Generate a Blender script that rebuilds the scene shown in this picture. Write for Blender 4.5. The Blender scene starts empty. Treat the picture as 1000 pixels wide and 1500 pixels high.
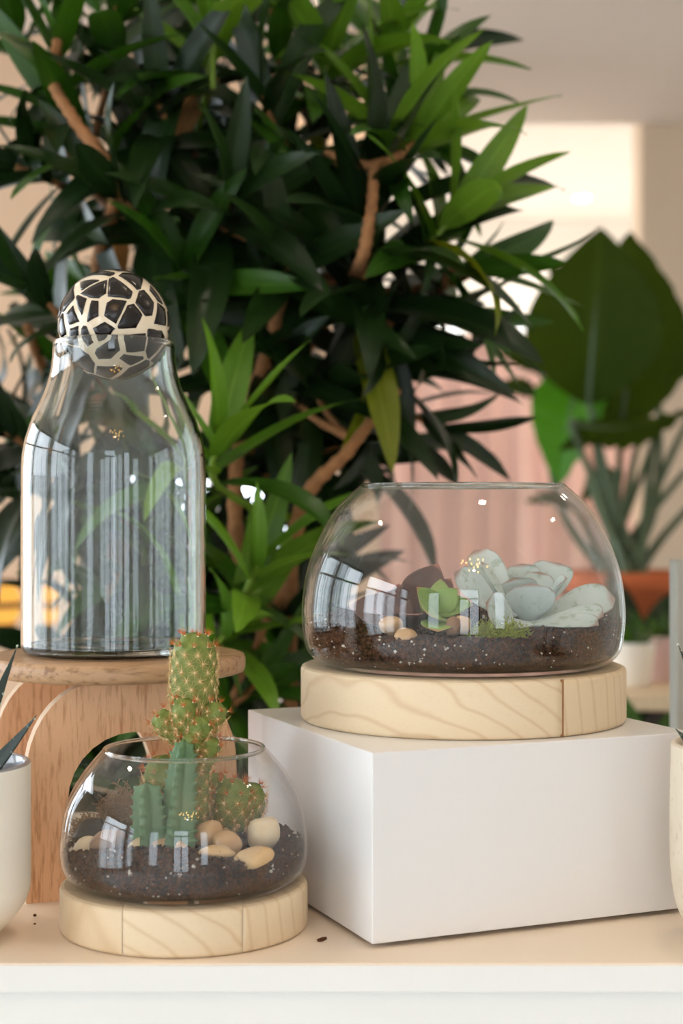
import bpy, bmesh, math, random
from mathutils import Vector, Matrix, noise
R = random.Random(7)
PI = math.pi
S = bpy.context.scene
COL = S.collection

# ------------------------------------------------------------------ camera
CZ = 1.1637                      # lens height above the floor; shelf top is at 0.90
F = 1500 * 55 / 36.0             # focal length in pixels of the 1000x1500 frame
cam_d = bpy.data.cameras.new('camera')
cam = bpy.data.objects.new('camera', cam_d)
COL.objects.link(cam)
cam.location = (0, 0, CZ)
cam.rotation_euler = (PI / 2, 0, 0)
cam_d.sensor_fit = 'VERTICAL'
cam_d.sensor_height = 36
cam_d.lens = 55
cam_d.clip_start = 0.05
cam_d.dof.use_dof = True
cam_d.dof.focus_distance = 1.03
cam_d.dof.aperture_fstop = 6.0
S.camera = cam

def P(px, py, y):
    """the point at depth y that the photograph shows at pixel (px, py)"""
    return Vector(((px - 500) / F * y, y, CZ + (750 - py) / F * y))

# ------------------------------------------------------------------ world, exposure
W = bpy.data.worlds.new('sky')
S.world = W
W.use_nodes = True
bg = W.node_tree.nodes['Background']
bg.inputs[0].default_value = (0.82, 0.91, 1.0, 1)
bg.inputs[1].default_value = 15.0
S.view_settings.view_transform = 'Standard'
S.view_settings.look = 'None'
S.view_settings.gamma = 1
S.view_settings.exposure = -0.93
S.view_settings.use_curve_mapping = False
cy = S.cycles
cy.use_denoising = True
cy.max_bounces = 10
cy.diffuse_bounces = 5
cy.glossy_bounces = 6
cy.transmission_bounces = 10
cy.transparent_max_bounces = 40
cy.sample_clamp_indirect = 8
cy.blur_glossy = 0.3

def portal(loc, rot, sx, sy):
    d = bpy.data.lights.new('window_portal', 'AREA')
    d.shape = 'RECTANGLE'; d.size = sx; d.size_y = sy
    d.cycles.is_portal = True
    o = bpy.data.objects.new('window_portal', d)
    o.location = loc; o.rotation_euler = rot
    COL.objects.link(o)

# ------------------------------------------------------------------ material helpers
def lin(c):
    return tuple(((v / 255) / 12.92 if v / 255 <= .04045 else ((v / 255 + .055) / 1.055) ** 2.4) for v in c) + (1,)

class NT:
    def __init__(s, name):
        s.m = bpy.data.materials.new(name); s.m.use_nodes = True
        s.t = s.m.node_tree; s.t.nodes.clear()
        s.out = s.n('ShaderNodeOutputMaterial')
    def n(s, kind, **kw):
        o = s.t.nodes.new(kind)
        for k, v in kw.items():
            if k[0] == 'i' and k[1:].isdigit(): s.inp(o, int(k[1:]), v)
            else: setattr(o, k, v)
        return o
    def inp(s, node, key, v):
        sock = node.inputs[key]
        if isinstance(v, bpy.types.NodeSocket): s.t.links.new(v, sock)
        elif v is not None: sock.default_value = v
    def math(s, op, a, b=0.0, c=None, clamp=False):
        o = s.n('ShaderNodeMath', operation=op); o.use_clamp = clamp
        s.inp(o, 0, a); s.inp(o, 1, b)
        if c is not None: s.inp(o, 2, c)
        return o.outputs[0]
    def mix(s, f, a, b):
        o = s.n('ShaderNodeMix', data_type='RGBA')
        s.inp(o, 0, f); s.inp(o, 6, a); s.inp(o, 7, b)
        return o.outputs[2]
    def coords(s, which='Object', scale=(1, 1, 1), rand=0.0):
        tc = s.n('ShaderNodeTexCoord')
        mp = s.n('ShaderNodeMapping')
        s.inp(mp, 0, tc.outputs[which]); mp.inputs['Scale'].default_value = scale
        v = mp.outputs[0]
        if rand:
            oi = s.n('ShaderNodeObjectInfo')
            a = s.n('ShaderNodeVectorMath', operation='ADD')
            k = s.math('MULTIPLY', oi.outputs['Random'], rand)
            s.inp(a, 0, v); s.inp(a, 1, k)
            v = a.outputs[0]
        return v
    def noise(s, v, scale, detail=3.0, rough=.55, dist=0.0):
        o = s.n('ShaderNodeTexNoise')
        s.inp(o, 'Vector', v); o.inputs['Scale'].default_value = scale
        o.inputs['Detail'].default_value = detail; o.inputs['Roughness'].default_value = rough
        o.inputs['Distortion'].default_value = dist
        return o.outputs[0]
    def ramp(s, f, stops):
        o = s.n('ShaderNodeValToRGB'); s.inp(o, 0, f)
        e = o.color_ramp.elements
        while len(e) < len(stops): e.new(.5)
        for i, (p, c) in enumerate(stops):
            e[i].position = p; e[i].color = c if len(c) == 4 else tuple(c) + (1,)
        return o.outputs[0]
    def bsdf(s, color, rough=.5, spec=.5, normal=None, **kw):
        o = s.n('ShaderNodeBsdfPrincipled')
        s.inp(o, 'Base Color', color); s.inp(o, 'Roughness', rough); s.inp(o, 'Specular IOR Level', spec)
        if normal is not None: s.inp(o, 'Normal', normal)
        for k, v in kw.items(): s.inp(o, k.replace('_', ' '), v)
        return o.outputs[0]
    def bump(s, h, strength=.3, dist=.001):
        o = s.n('ShaderNodeBump'); s.inp(o, 'Height', h)
        o.inputs['Strength'].default_value = strength; o.inputs['Distance'].default_value = dist
        return o.outputs[0]
    def done(s, shader):
        s.t.links.new(shader, s.out.inputs[0]); return s.m

def m_plain(name, rgb, rough=.5, spec=.5, var=.06, scale=20, bump=0.0):
    t = NT(name); v = t.coords()
    n = t.noise(v, scale)
    c = lin(rgb)
    a = tuple(x * (1 - var) for x in c[:3]) + (1,); b = tuple(min(1, x * (1 + var)) for x in c[:3]) + (1,)
    nb = t.bump(t.noise(v, scale * 6), bump, .001) if bump else None
    return t.done(t.bsdf(t.mix(n, a, b), rough, spec, nb))

def m_emit(name, rgb, strength):
    t = NT(name); e = t.n('ShaderNodeEmission')
    e.inputs[0].default_value = lin(rgb); e.inputs[1].default_value = strength
    return t.done(e.outputs[0])

def m_leaf(name, rgb, rgb2, rough=.34, trans=.22, rib=1.25, spec=.38):
    """two-sided leaf: base colour varied per leaf, paler midrib, some light shining through"""
    t = NT(name)
    uv = t.n('ShaderNodeUVMap'); uv.uv_map = 'UVMap'
    sp = t.n('ShaderNodeSeparateXYZ'); t.inp(sp, 0, uv.outputs[0])
    oi = t.n('ShaderNodeObjectInfo')
    v = t.coords('Object')
    f = t.math('ADD', t.math('MULTIPLY', oi.outputs['Random'], .75), t.math('MULTIPLY', t.noise(v, 6), .35), clamp=True)
    c = t.mix(f, lin(rgb), lin(rgb2))
    d = t.math('ABSOLUTE', t.math('SUBTRACT', sp.outputs[0], .5))
    ribm = t.math('SUBTRACT', 1.0, t.math('MULTIPLY', d, 14.0), clamp=True)
    cc = tuple(min(1, x * rib + .01) for x in lin(rgb2)[:3]) + (1,)
    c = t.mix(t.math('MULTIPLY', ribm, .5), c, cc)
    wv = t.math('SINE', t.math('MULTIPLY', sp.outputs[0], 90.0))
    nb = t.bump(t.math('MULTIPLY', wv, .5), .12, .0006)
    b = t.bsdf(c, rough, spec, nb)
    tr = t.n('ShaderNodeBsdfTranslucent')
    hs = t.n('ShaderNodeHueSaturation'); hs.inputs['Saturation'].default_value = 1.08; hs.inputs['Value'].default_value = 1.7
    t.inp(hs, 'Color', c); t.inp(tr, 0, hs.outputs[0])
    mx = t.n('ShaderNodeMixShader'); mx.inputs[0].default_value = trans
    t.inp(mx, 1, b); t.inp(mx, 2, tr.outputs[0])
    return t.done(mx.outputs[0])

def m_glass(name, tint=(.86, .92, .90), edge=.5, dust=.012, f0=.045):
    """thin clear glass wall: transparent, mirror reflection rising at grazing angles, longer path = deeper tint"""
    t = NT(name)
    lw = t.n('ShaderNodeLayerWeight'); lw.inputs[0].default_value = .5
    fac = lw.outputs['Facing']
    p5 = t.math('POWER', fac, 5.0)
    fr = t.math('ADD', t.math('MULTIPLY', p5, .90), f0, clamp=True)
    tr = t.n('ShaderNodeBsdfTransparent')
    t.inp(tr, 0, t.mix(t.math('MULTIPLY', t.math('POWER', fac, 3.0), edge), (.985, .99, .988, 1), tint + (1,)))
    gl = t.n('ShaderNodeBsdfGlossy'); gl.inputs['Roughness'].default_value = 0.0
    gl.inputs[0].default_value = (1, 1, 1, 1)
    mx = t.n('ShaderNodeMixShader'); t.inp(mx, 0, fr); t.inp(mx, 1, tr.outputs[0]); t.inp(mx, 2, gl.outputs[0])
    v = t.coords()
    sp = t.noise(v, 900, 2.0, .6)
    big = t.noise(v, 18, 3.0)
    du = t.math('MULTIPLY', t.math('MULTIPLY', t.math('GREATER_THAN', sp, .66), 6.0), dust)
    du = t.math('MULTIPLY', t.math('ADD', du, dust), t.math('MULTIPLY', big, 1.8))
    df = t.n('ShaderNodeBsdfDiffuse'); df.inputs[0].default_value = (.9, .9, .88, 1)
    m2 = t.n('ShaderNodeMixShader'); t.inp(m2, 0, du); t.inp(m2, 1, mx.outputs[0]); t.inp(m2, 2, df.outputs[0])
    return t.done(m2.outputs[0])

def m_solid_glass(name):
    t = NT(name); g = t.n('ShaderNodeBsdfGlass'); g.inputs['IOR'].default_value = 1.5
    g.inputs['Roughness'].default_value = 0.0; g.inputs[0].default_value = (.985, .995, .99, 1)
    return t.done(g.outputs[0])

def m_wood(name, light, mid, dark, scale=(1, 1, 1), ring=26, dist=6.0, rough=.5, fine=1.0, rand=9.0, soft=.38):
    t = NT(name); v = t.coords('Object', scale, rand)
    warp = t.noise(v, 5.0, 2.0, .5)
    wv = t.n('ShaderNodeTexWave', wave_type='BANDS', bands_direction='DIAGONAL')
    t.inp(wv, 'Vector', v); wv.inputs['Scale'].default_value = ring; wv.inputs['Distortion'].default_value = dist
    wv.inputs['Detail'].default_value = 1.5; wv.inputs['Detail Scale'].default_value = .6
    line = t.math('POWER', wv.outputs['Fac'], 12.0)
    c = t.mix(warp, lin(light), lin(mid))
    c = t.mix(t.math('MULTIPLY', line, soft), c, lin(dark))
    fn = t.noise(v, 260, 3.0, .7)
    c = t.mix(t.math('MULTIPLY', t.math('GREATER_THAN', fn, .6), .12 * fine), c, lin(dark))
    nb = t.bump(fn, .15, .0005)
    return t.done(t.bsdf(c, rough, .35, nb))

def m_streak(name, light, mid, dark, scale, rough=.5):
    t = NT(name); v = t.coords('Object', scale, 5.0)
    a = t.noise(v, 1.0, 4.0, .6); b = t.noise(v, 2.7, 2.0, .5); big = t.noise(t.coords('Object', (1, 1, .2), 3.0), 22, 2.0)
    c = t.mix(big, lin(light), lin(mid))
    k = t.ramp(a, [(.50, (0, 0, 0)), (.66, (1, 1, 1))])
    c = t.mix(t.math('MULTIPLY', k, .80), c, lin(dark))
    c = t.mix(t.math('MULTIPLY', b, .25), c, lin(dark))
    return t.done(t.bsdf(c, rough, .35, t.bump(a, .2, .0005)))

# ------------------------------------------------------------------ mesh helpers
def tag(o, label=None, cat=None, group=None, kind=None):
    if label: o['label'] = label
    if cat: o['category'] = cat
    if group: o['group'] = group
    if kind: o['kind'] = kind
    return o

def mesh(name, verts, faces, smooth=True, uvs=None):
    me = bpy.data.meshes.new(name)
    me.from_pydata([tuple(v) for v in verts], [], faces)
    if uvs is not None:
        l = me.uv_layers.new(name='UVMap')
        for lp in me.loops: l.data[lp.index].uv = uvs[lp.vertex_index]
    if smooth: me.polygons.foreach_set('use_smooth', [True] * len(me.polygons))
    me.update()
    return me

def obj(name, me, mat, parent=None, matrix=None):
    o = bpy.data.objects.new(name, me)
    if mat is not None:
        if not me.materials: me.materials.append(mat)
        elif me.materials[0] is not mat:
            o.material_slots[0].link = 'OBJECT'; o.material_slots[0].material = mat
    COL.objects.link(o)
    if matrix is not None: o.matrix_basis = matrix
    if parent is not None:
        o.parent = parent
        o.matrix_parent_inverse = root_inv(parent)
    return o

def root_inv(p):
    m = p.matrix_basis.copy(); q = p
    while q.parent is not None:
        m = q.matrix_parent_inverse @ m; q = q.parent; m = q.matrix_basis @ m
    return m.inverted()

def empty(name, loc):
    e = bpy.data.objects.new(name, None); e.empty_display_size = .02
    COL.objects.link(e); e.matrix_basis = Matrix.Translation(loc); return e

def own_origin(o):
    """move a mesh thing's origin to the bottom of its bounds"""
    me = o.data
    xs = [v.co for v in me.vertices]
    c = Vector(((min(v.x for v in xs) + max(v.x for v in xs)) / 2, (min(v.y for v in xs) + max(v.y for v in xs)) / 2, min(v.z for v in xs)))
    me.transform(Matrix.Translation(-c)); o.matrix_basis = Matrix.Translation(c); return o

class MB:
    """collects vertices and faces for one mesh"""
    def __init__(s): s.v = []; s.f = []; s.uv = []
    def add(s, v, f, uv=None):
        k = len(s.v); s.v += list(v); s.f += [tuple(i + k for i in q) for q in f]
        s.uv += list(uv) if uv else [(0, 0)] * len(v)
        return s
    def build(s, name, mat, parent=None, smooth=True):
        return obj(name, mesh(name, s.v, s.f, smooth, s.uv), mat, parent)

def lathe(profile, n=64, center=(0, 0, 0), close=True):
    """profile: list of (r, z); r = 0 points become poles"""
    v, f = [], []; rings = []
    for r, z in profile:
        if r < 1e-7:
            rings.append([len(v)]); v.append((center[0], center[1], center[2] + z))
        else:
            rings.append(list(range(len(v), len(v) + n)))
            for i in range(n):
                a = 2 * PI * i / n
                v.append((center[0] + r * math.cos(a), center[1] + r * math.sin(a), center[2] + z))
    for a, b in zip(rings, rings[1:]):
        for i in range(n):
            j = (i + 1) % n
            if len(a) == 1 and len(b) == 1: continue
            if len(a) == 1: f.append((a[0], b[j], b[i]))
            elif len(b) == 1: f.append((a[i], a[j], b[0]))
            else: f.append((a[i], a[j], b[j], b[i]))
    return v, f

def spline(pts, n):
    """Catmull-Rom through pts (tuples of any length), n samples a span"""
    out = []
    q = [pts[0]] + list(pts) + [pts[-1]]
    for i in range(1, len(q) - 2):
        p0, p1, p2, p3 = q[i - 1:i + 3]
        for k in range(n):
            t = k / n
            out.append(tuple(.5 * (2 * b + (c - a) * t + (2 * a - 5 * b + 4 * c - d) * t * t + (3 * b - a - 3 * c + d) * t ** 3)
                             for a, b, c, d in zip(p0, p1, p2, p3)))
    out.append(tuple(pts[-1]))
    return out

def tube(pts, radii, n=8, cap=True, jitter=0.0):
    pts = [Vector(p) for p in pts]; v, f = [], []
    up = Vector((.3, .9, .2)).normalized()
    for i, p in enumerate(pts):
        d = (pts[min(i + 1, len(pts) - 1)] - pts[max(i - 1, 0)]).normalized()
        a = d.cross(up)
        if a.length < .05: a = d.cross(Vector((1, 0, 0)))
        a.normalize(); b = d.cross(a)
        r = radii[i] if hasattr(radii, '__len__') else radii
        for k in range(n):
            t = 2 * PI * k / n
            rr = r * (1 + jitter * noise.noise(Vector((p.x * 60 + k, p.y * 60, p.z * 60))))
            v.append(p + a * rr * math.cos(t) + b * rr * math.sin(t))
    for i in range(len(pts) - 1):
        for k in range(n):
            j = (k + 1) % n
            f.append((i * n + k, i * n + j, (i + 1) * n + j, (i + 1) * n + k))
    if cap: f.append(tuple(range(n - 1, -1, -1))); f.append(tuple(range((len(pts) - 1) * n, len(pts) * n)))
    return v, f

def bevel_box(name, size, center, mat, parent=None, bev=.002, rotz=0.0, seg=2):
    bm = bmesh.new(); bmesh.ops.create_cube(bm, size=1)
    bmesh.ops.scale(bm, vec=size, verts=bm.verts)
    if bev: bmesh.ops.bevel(bm, geom=bm.edges[:], offset=bev, segments=seg, affect='EDGES', profile=.5)
    me = bpy.data.meshes.new(name); bm.to_mesh(me); bm.free()
    return obj(name, me, mat, parent, Matrix.Translation(center) @ Matrix.Rotation(rotz, 4, 'Z'))

def blob(rx, ry, rz, seed, lump=.12, sub=3, freq=1.2):
    bm = bmesh.new(); bmesh.ops.create_icosphere(bm, subdivisions=sub, radius=1)
    for v in bm.verts:
        c = v.co.normalized()
        k = 1 + lump * noise.noise(c * freq + Vector((seed * 3.1, seed, -seed)))
        v.co = Vector((c.x * rx * k, c.y * ry * k, c.z * rz * k))
    me = bpy.data.meshes.new('blob'); bm.to_mesh(me); bm.free()
    me.polygons.foreach_set('use_smooth', [True] * len(me.polygons))
    return me

def box_faces(x0, x1, y0, y1, z0, z1):
    v = [(x0, y0, z0), (x1, y0, z0), (x1, y1, z0), (x0, y1, z0), (x0, y0, z1), (x1, y0, z1), (x1, y1, z1), (x0, y1, z1)]
    return v, [(0, 3, 2, 1), (4, 5, 6, 7), (0, 1, 5, 4), (1, 2, 6, 5), (2, 3, 7, 6), (3, 0, 4, 7)]

def struct(name, boxes, mat, parent=None):
    m = MB()
    for b in boxes: m.add(*box_faces(*b))
    o = m.build(name, mat, parent, smooth=False)
    if parent is None: o['kind'] = 'structure'
    return o

# ------------------------------------------------------------------ materials
M = {}
M['paint'] = m_plain('white wall paint', (232, 229, 224), .7, .2, .03, 2)
M['tan'] = m_plain('tan wall paint', (234, 214, 190), .7, .2, .03, 2)
M['beige'] = m_plain('beige wall paint', (222, 190, 160), .7, .2, .03, 2)
M['ceil'] = m_plain('ceiling paint', (234, 222, 210), .8, .1, .02, 2)
M['white_wall'] = m_plain('white wall paint', (240, 236, 228), .7, .2, .02, 2)
M['floor'] = m_plain('pale polished concrete', (206, 205, 203), .5, .4, .06, 3)
M['frame'] = m_plain('dark window frame', (70, 72, 74), .4, .5)
M['white_frame'] = m_plain('white window frame', (235, 232, 226), .4, .5)
M['pave'] = m_plain('pavement', (196, 196, 194), .8, .2, .1, 3)
M['render_wall'] = m_plain('white rendered facade', (234, 235, 236), .8, .2, .05, 2)
M['laminate'] = m_plain('white laminate', (240, 238, 236), .28, .5, .015, 8)
M['shelf'] = m_plain('cream painted board', (244, 226, 204), .42, .4, .03, 5)
M['fascia'] = m_plain('white painted board', (240, 238, 232), .4, .4, .03, 9)
M['pale_wood'] = m_wood('pale timber', (234, 214, 182), (226, 202, 166), (196, 156, 108), (1, 1, 1.6), 24, 7.0, .55, .6)
M['pale_wood_b'] = m_wood('pale timber, upright grain', (232, 212, 180), (222, 196, 158), (198, 164, 120), (1.3, 1.3, .25), 26, 6.0, .55, .8)
M['glue'] = m_plain('dark timber joint', (150, 104, 66), .7, .2, .2, 300)
M['stand_panel'] = m_streak('brown mango wood, upright grain', (246, 202, 160), (236, 186, 142), (196, 136, 96), (330, 330, 38))
M['stand_top'] = m_streak('brown mango wood', (206, 168, 130), (186, 146, 108), (138, 102, 70), (30, 200, 260), .38)
M['stand_edge'] = m_plain('pale cut wood edge', (214, 186, 156), .6, .2, .1, 80)
M['glass'] = m_glass('clear glass', (.72, .78, .76), .55, .0015, .04)
M['smoke_glass'] = m_glass('faintly smoky glass', (.62, .62, .64), .6, .003, .04)
M['bottle_glass'] = m_glass('clear bottle glass', (.60, .72, .66), .6, .002, .045)
M['solid_glass'] = m_solid_glass('thick glass')
M['cream_glaze'] = m_plain('matt cream glaze', (248, 240, 226), .45, .4, .02, 10)
M['grey_glaze'] = m_plain('glossy grey glaze', (150, 152, 158), .15, .6, .03, 10)
M['grey_panel'] = m_plain('grey painted board', (168, 168, 158), .5, .3, .05, 12)
M['terracotta'] = m_plain('terracotta', (196, 104, 62), .7, .2, .08, 20)
M['bark'] = m_plain('tan ringed bark', (156, 110, 72), .8, .2, .5, 90, .8)
M['bark_dark'] = m_plain('brown bark', (120, 86, 60), .8, .2, .35, 50, .6)
M['green_stem'] = m_plain('green stem', (112, 140, 42), .5, .4, .2, 60)
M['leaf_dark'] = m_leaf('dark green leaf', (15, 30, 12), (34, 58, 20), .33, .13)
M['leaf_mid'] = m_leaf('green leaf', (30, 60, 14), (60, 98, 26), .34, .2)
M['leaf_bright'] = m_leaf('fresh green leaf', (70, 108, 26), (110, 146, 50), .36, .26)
M['leaf_yellow'] = m_leaf('yellowing leaf', (100, 112, 24), (124, 130, 36), .4, .3)
M['leaf_dry'] = m_leaf('dry brown leaf', (130, 92, 56), (168, 122, 76), .6, .25)
M['paddle_dark'] = m_leaf('dark paddle leaf', (40, 58, 4), (56, 74, 8), .65, .34, 1.5, .15)
M['paddle_backlit'] = m_leaf('backlit paddle leaf', (56, 116, 12), (70, 130, 18), .45, .4, 1.3)  # backlight painted into the green of one leaf
M['stalk'] = m_plain('grey green stalk', (84, 100, 74), .5, .3, .2, 8)
M['pot_black'] = m_plain('dark planter', (52, 48, 44), .5, .3)
M['curtain'] = m_plain('pink linen', (222, 190, 184), .85, .1, .04, 30)
M['lamp_glow'] = m_emit('warm lamp glow', (255, 226, 178), 26)
M['bulb_glow'] = m_emit('filament bulb glow', (255, 196, 110), 50)
M['lamp_trim'] = m_plain('white lamp trim', (235, 232, 226), .4, .4)
M['brass'] = m_plain('brass', (170, 128, 66), .3, .8)

# ================================================================== THE ROOM
struct('floor', [(-4.2, 5.2, -3.4, 10.4, -.1, 0)], M['floor'])
struct('ceiling', [(-4.2, 4.2, -3.4, 6.2, 2.7, 2.8), (-4.2, 5.2, 6.15, 6.25, 2.8, 3.2), (-.1, 5.2, 6.2, 10.4, 3.064, 3.2)], M['ceil'])

def wall_x(name, x0, x1, y0, y1, z1, holes, mat):
    """wall running along y, with holes (ya, yb, za, zb)"""
    b, y = [], y0
    for ya, yb, za, zb in sorted(holes):
        b.append((x0, x1, y, ya, 0, z1))
        if za > 0: b.append((x0, x1, ya, yb, 0, za))
        b.append((x0, x1, ya, yb, zb, z1)); y = yb
    b.append((x0, x1, y, y1, 0, z1))
    return struct(name, b, mat)

def wall_y(name, y0, y1, x0, x1, z1, holes, mat):
    b, x = [], x0
    for xa, xb, za, zb in sorted(holes):
        b.append((x, xa, y0, y1, 0, z1))
        if za > 0: b.append((xa, xb, y0, y1, 0, za))
        b.append((xa, xb, y0, y1, zb, z1)); x = xb
    b.append((x, x1, y0, y1, 0, z1))
    return struct(name, b, mat)

FW = [(-2.3, -1.5, .45, 2.35), (-.45, .65, 0.02, 2.45), (1.45, 2.15, .45, 2.35)]
wall_y('wall_front', -3.4, -3.25, -4.2, 4.2, 2.7, FW, M['paint'])
LW = [(-2.6, -1.9, .3, 2.4), (-1.6, .3, .2, 2.45), (.7, 2.2, .2, 2.45), (2.5, 4.8, .2, 2.45)]
wall_x('wall_left', -3.4, -3.25, -3.4, 5.1, 2.7, LW, M['paint'])
wall_x('wall_right', 3.25, 3.4, -3.4, 6.2, 2.7, [], M['paint'])
# beige wall behind the big plant, with a window that glints through its leaves
BW = [(-.78, -.02, .55, 1.36)]
wall_y('wall_back', 5.0, 5.12, -3.4, .12, 2.7, BW, M['beige'])
wall_x('wall_passage', .0, .12, 5.12, 10.4, 3.064, [], M['white_wall'])
wall_y('wall_pier', 6.2, 6.4, 1.19, 5.2, 3.064, [], M['tan'])
RW = [(.25, 1.45, .5, 2.42)]
wall_y('wall_rear', 10.2, 10.4, .0, 5.2, 3.064, RW, M['white_wall'])
SW = [(6.9, 9.6, .5, 2.6)]  # unseen side window, sized to brighten the rear room
wall_x('wall_side', 5.05, 5.2, 6.2, 10.4, 3.064, SW, M['white_wall'])

wn = 0
def window(axis, pos, a0, a1, z0, z1, nx, transom, mat, door=False):
    """frame bars round and across an opening"""
    global wn
    wn += 1
    r = empty(('door_%d' if door else 'window_%d') % wn, (0, 0, 0)); r['kind'] = 'structure'
    def bar(name, p0, p1, q0, q1, d=.05):
        b = (p0, p1, pos - d / 2, pos + d / 2, q0, q1) if axis == 'y' else (pos - d / 2, pos + d / 2, p0, p1, q0, q1)
        m = MB(); m.add(*box_faces(*b)); return m.build(name, mat, r, False)
    t = .06
    bar('frame_rail', a0, a1, z0, z0 + t); bar('frame_rail', a0, a1, z1 - t, z1)
    bar('frame_post', a0, a0 + t, z0, z1); bar('frame_post', a1 - t, a1, z0, z1)
    for k in range(1, nx):
        x = a0 + (a1 - a0) * k / nx
        bar('mullion', x - .035, x + .035, z0, z1 if not transom else transom)
    if transom: bar('transom_bar', a0, a1, transom - .03, transom + .03)
    return r
for k, h in enumerate(FW): window('y', -3.32, *h, 2 if k == 1 else 1, 1.95 if k == 1 else None, M['frame'], k == 1)
for h in LW: window('x', -3.32, *h, 3 if h[1] - h[0] > 1.2 else 1, 1.9, M['frame'])
window('y', 5.06, *BW[0], 2, None, M['white_frame'])
window('y', 10.3, *RW[0], 2, None, M['white_frame'])
window('x', 5.12, *SW[0], 3, None, M['white_frame'])
for h in FW: portal(((h[0] + h[1]) / 2, -3.27, (h[2] + h[3]) / 2), (PI / 2, 0, 0), h[1] - h[0], h[3] - h[2])
for h in LW: portal((-3.27, (h[0] + h[1]) / 2, (h[2] + h[3]) / 2), (PI / 2, 0, -PI / 2), h[1] - h[0], h[3] - h[2])
h = BW[0]; portal(((h[0] + h[1]) / 2, 5.02, (h[2] + h[3]) / 2), (PI / 2, 0, PI), h[1] - h[0], h[3] - h[2])
h = RW[0]; portal(((h[0] + h[1]) / 2, 10.22, (h[2] + h[3]) / 2), (PI / 2, 0, PI), h[1] - h[0], h[3] - h[2])
h = SW[0]; portal((5.06, (h[0] + h[1]) / 2, (h[2] + h[3]) / 2), (PI / 2, 0, PI / 2), h[1] - h[0], h[3] - h[2])
# the street the shop windows look on to
struct('pavement', [(-40, 40, -40, 40, -.3, -.12)], M['pave'])
for nm, b in (('street_facade', (-30, 30, -16, -15, -.12, 8.0)), ('street_facade', (-31, -30, -14, 20, -.12, 2.4))):  # unseen facades, heights shaped to cut front daylight and let left daylight in
    o = struct(nm, [b], M['render_wall'])

# ------------------------------------------------------------------ lamps
def downlight(x, y, z, power, label, tint=(1.0, .84, .66)):
    r = empty('downlight', (x, y, z - .012))
    tag(r, label, 'downlight', 'recessed ceiling lamps')
    v, f = lathe([(.050, .012), (.050, .002), (.052, 0), (.064, 0), (.066, .004), (.066, .012)], 32, (x, y, z - .012))
    obj('trim_ring', mesh('trim_ring', v, f), M['lamp_trim'], r)
    v, f = lathe([(0, .006), (.050, .006)], 32, (x, y, z - .012))
    f = [q[::-1] for q in f]
    obj('lens', mesh('lens', v, f), M['lamp_glow'], r)
    d = bpy.data.lights.new('downlight_lamp', 'AREA'); d.shape = 'DISK'; d.size = .10; d.energy = power
    d.color = tint; d.spread = math.radians(150)
    o = bpy.data.objects.new('downlight_lamp', d); o.location = (x, y, z - .016); COL.objects.link(o)
    return r
ZC = 2.7
yd = (ZC - CZ) * F / 752
downlight((492 - 500) / F * yd, yd, ZC, 4, 'round recessed ceiling lamp glowing above the top of the big leafy plant')
for (x, y) in ((-1.6, 1.2), (.35, 1.0), (1.9, 1.3), (-1.5, 3.6), (1.7, 3.4), (.3, -1.6)):
    downlight(x, y, ZC, 4, 'round recessed ceiling lamp over the front part of the shop')
z2 = 3.064
yd = (z2 - CZ) * F / (750 - 288)
downlight((852 - 500) / F * yd, yd, z2, 40, 'round recessed ceiling lamp in the white ceiling above the paddle-leaved plant', (1, .93, .84))
for (x, y) in ((2.9, 7.4), (.8, 7.2), (3.4, 9.2)):  # unseen extra downlights added to brighten the rear room
    downlight(x, y, z2, 36, 'unseen ceiling lamp added to brighten the curtained rear room', (1, .93, .84))

CHX, CHY = .22, -.75
ch = empty('bulb_chandelier', (CHX, CHY, 2.2))
tag(ch, 'cluster of small warm bulbs mirrored in the glass bowls and bottle', 'chandelier')
m = MB(); m.add(*tube([(CHX, CHY, 2.7), (CHX, CHY, 2.52)], .006)); m.build('cord', M['brass'], ch)
bulb_me = blob(.021, .021, .025, 1, 0, 2)
arms = MB()
for k in range(14):
    a = k * 2.399; rr = .09 + .022 * k
    p = Vector((CHX + rr * math.cos(a), CHY + .7 * rr * math.sin(a), 2.36 + .13 * math.sin(k * 1.7)))
    arms.add(*tube([(CHX, CHY, 2.54), (p.x, p.y, 2.55), p], .003, 5))
    obj('bulb', bulb_me, M['bulb_glow'], ch, Matrix.Translation(p))
arms.build('arms', M['brass'], ch)

# ================================================================== THE DISPLAY SHELF
ST = .90                                     # shelf top
sh = empty('display_shelf', (0, .914, 0))
tag(sh, 'cream topped white painted shelf unit that carries the glass terrariums', 'shelf')
bevel_box('top_board', (2.6, .46, .0164), (0, .914 + .23, ST - .0082), M['shelf'], sh, .0012)
bevel_box('front_rail', (2.6, .012, .0156), (0, .914 + .0045, ST - .0088), M['fascia'], sh, .0008)
bevel_box('front_panel', (2.56, .02, .86), (0, .914 + .0165, ST - .0172 - .43), M['fascia'], sh, .001)
bevel_box('side_panel', (.02, .42, .88), (-1.27, .914 + .25, ST - .0164 - .44), M['fascia'], sh, .001)
bevel_box('side_panel', (.02, .42, .88), (1.27, .914 + .25, ST - .0164 - .44), M['fascia'], sh, .001)

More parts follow.
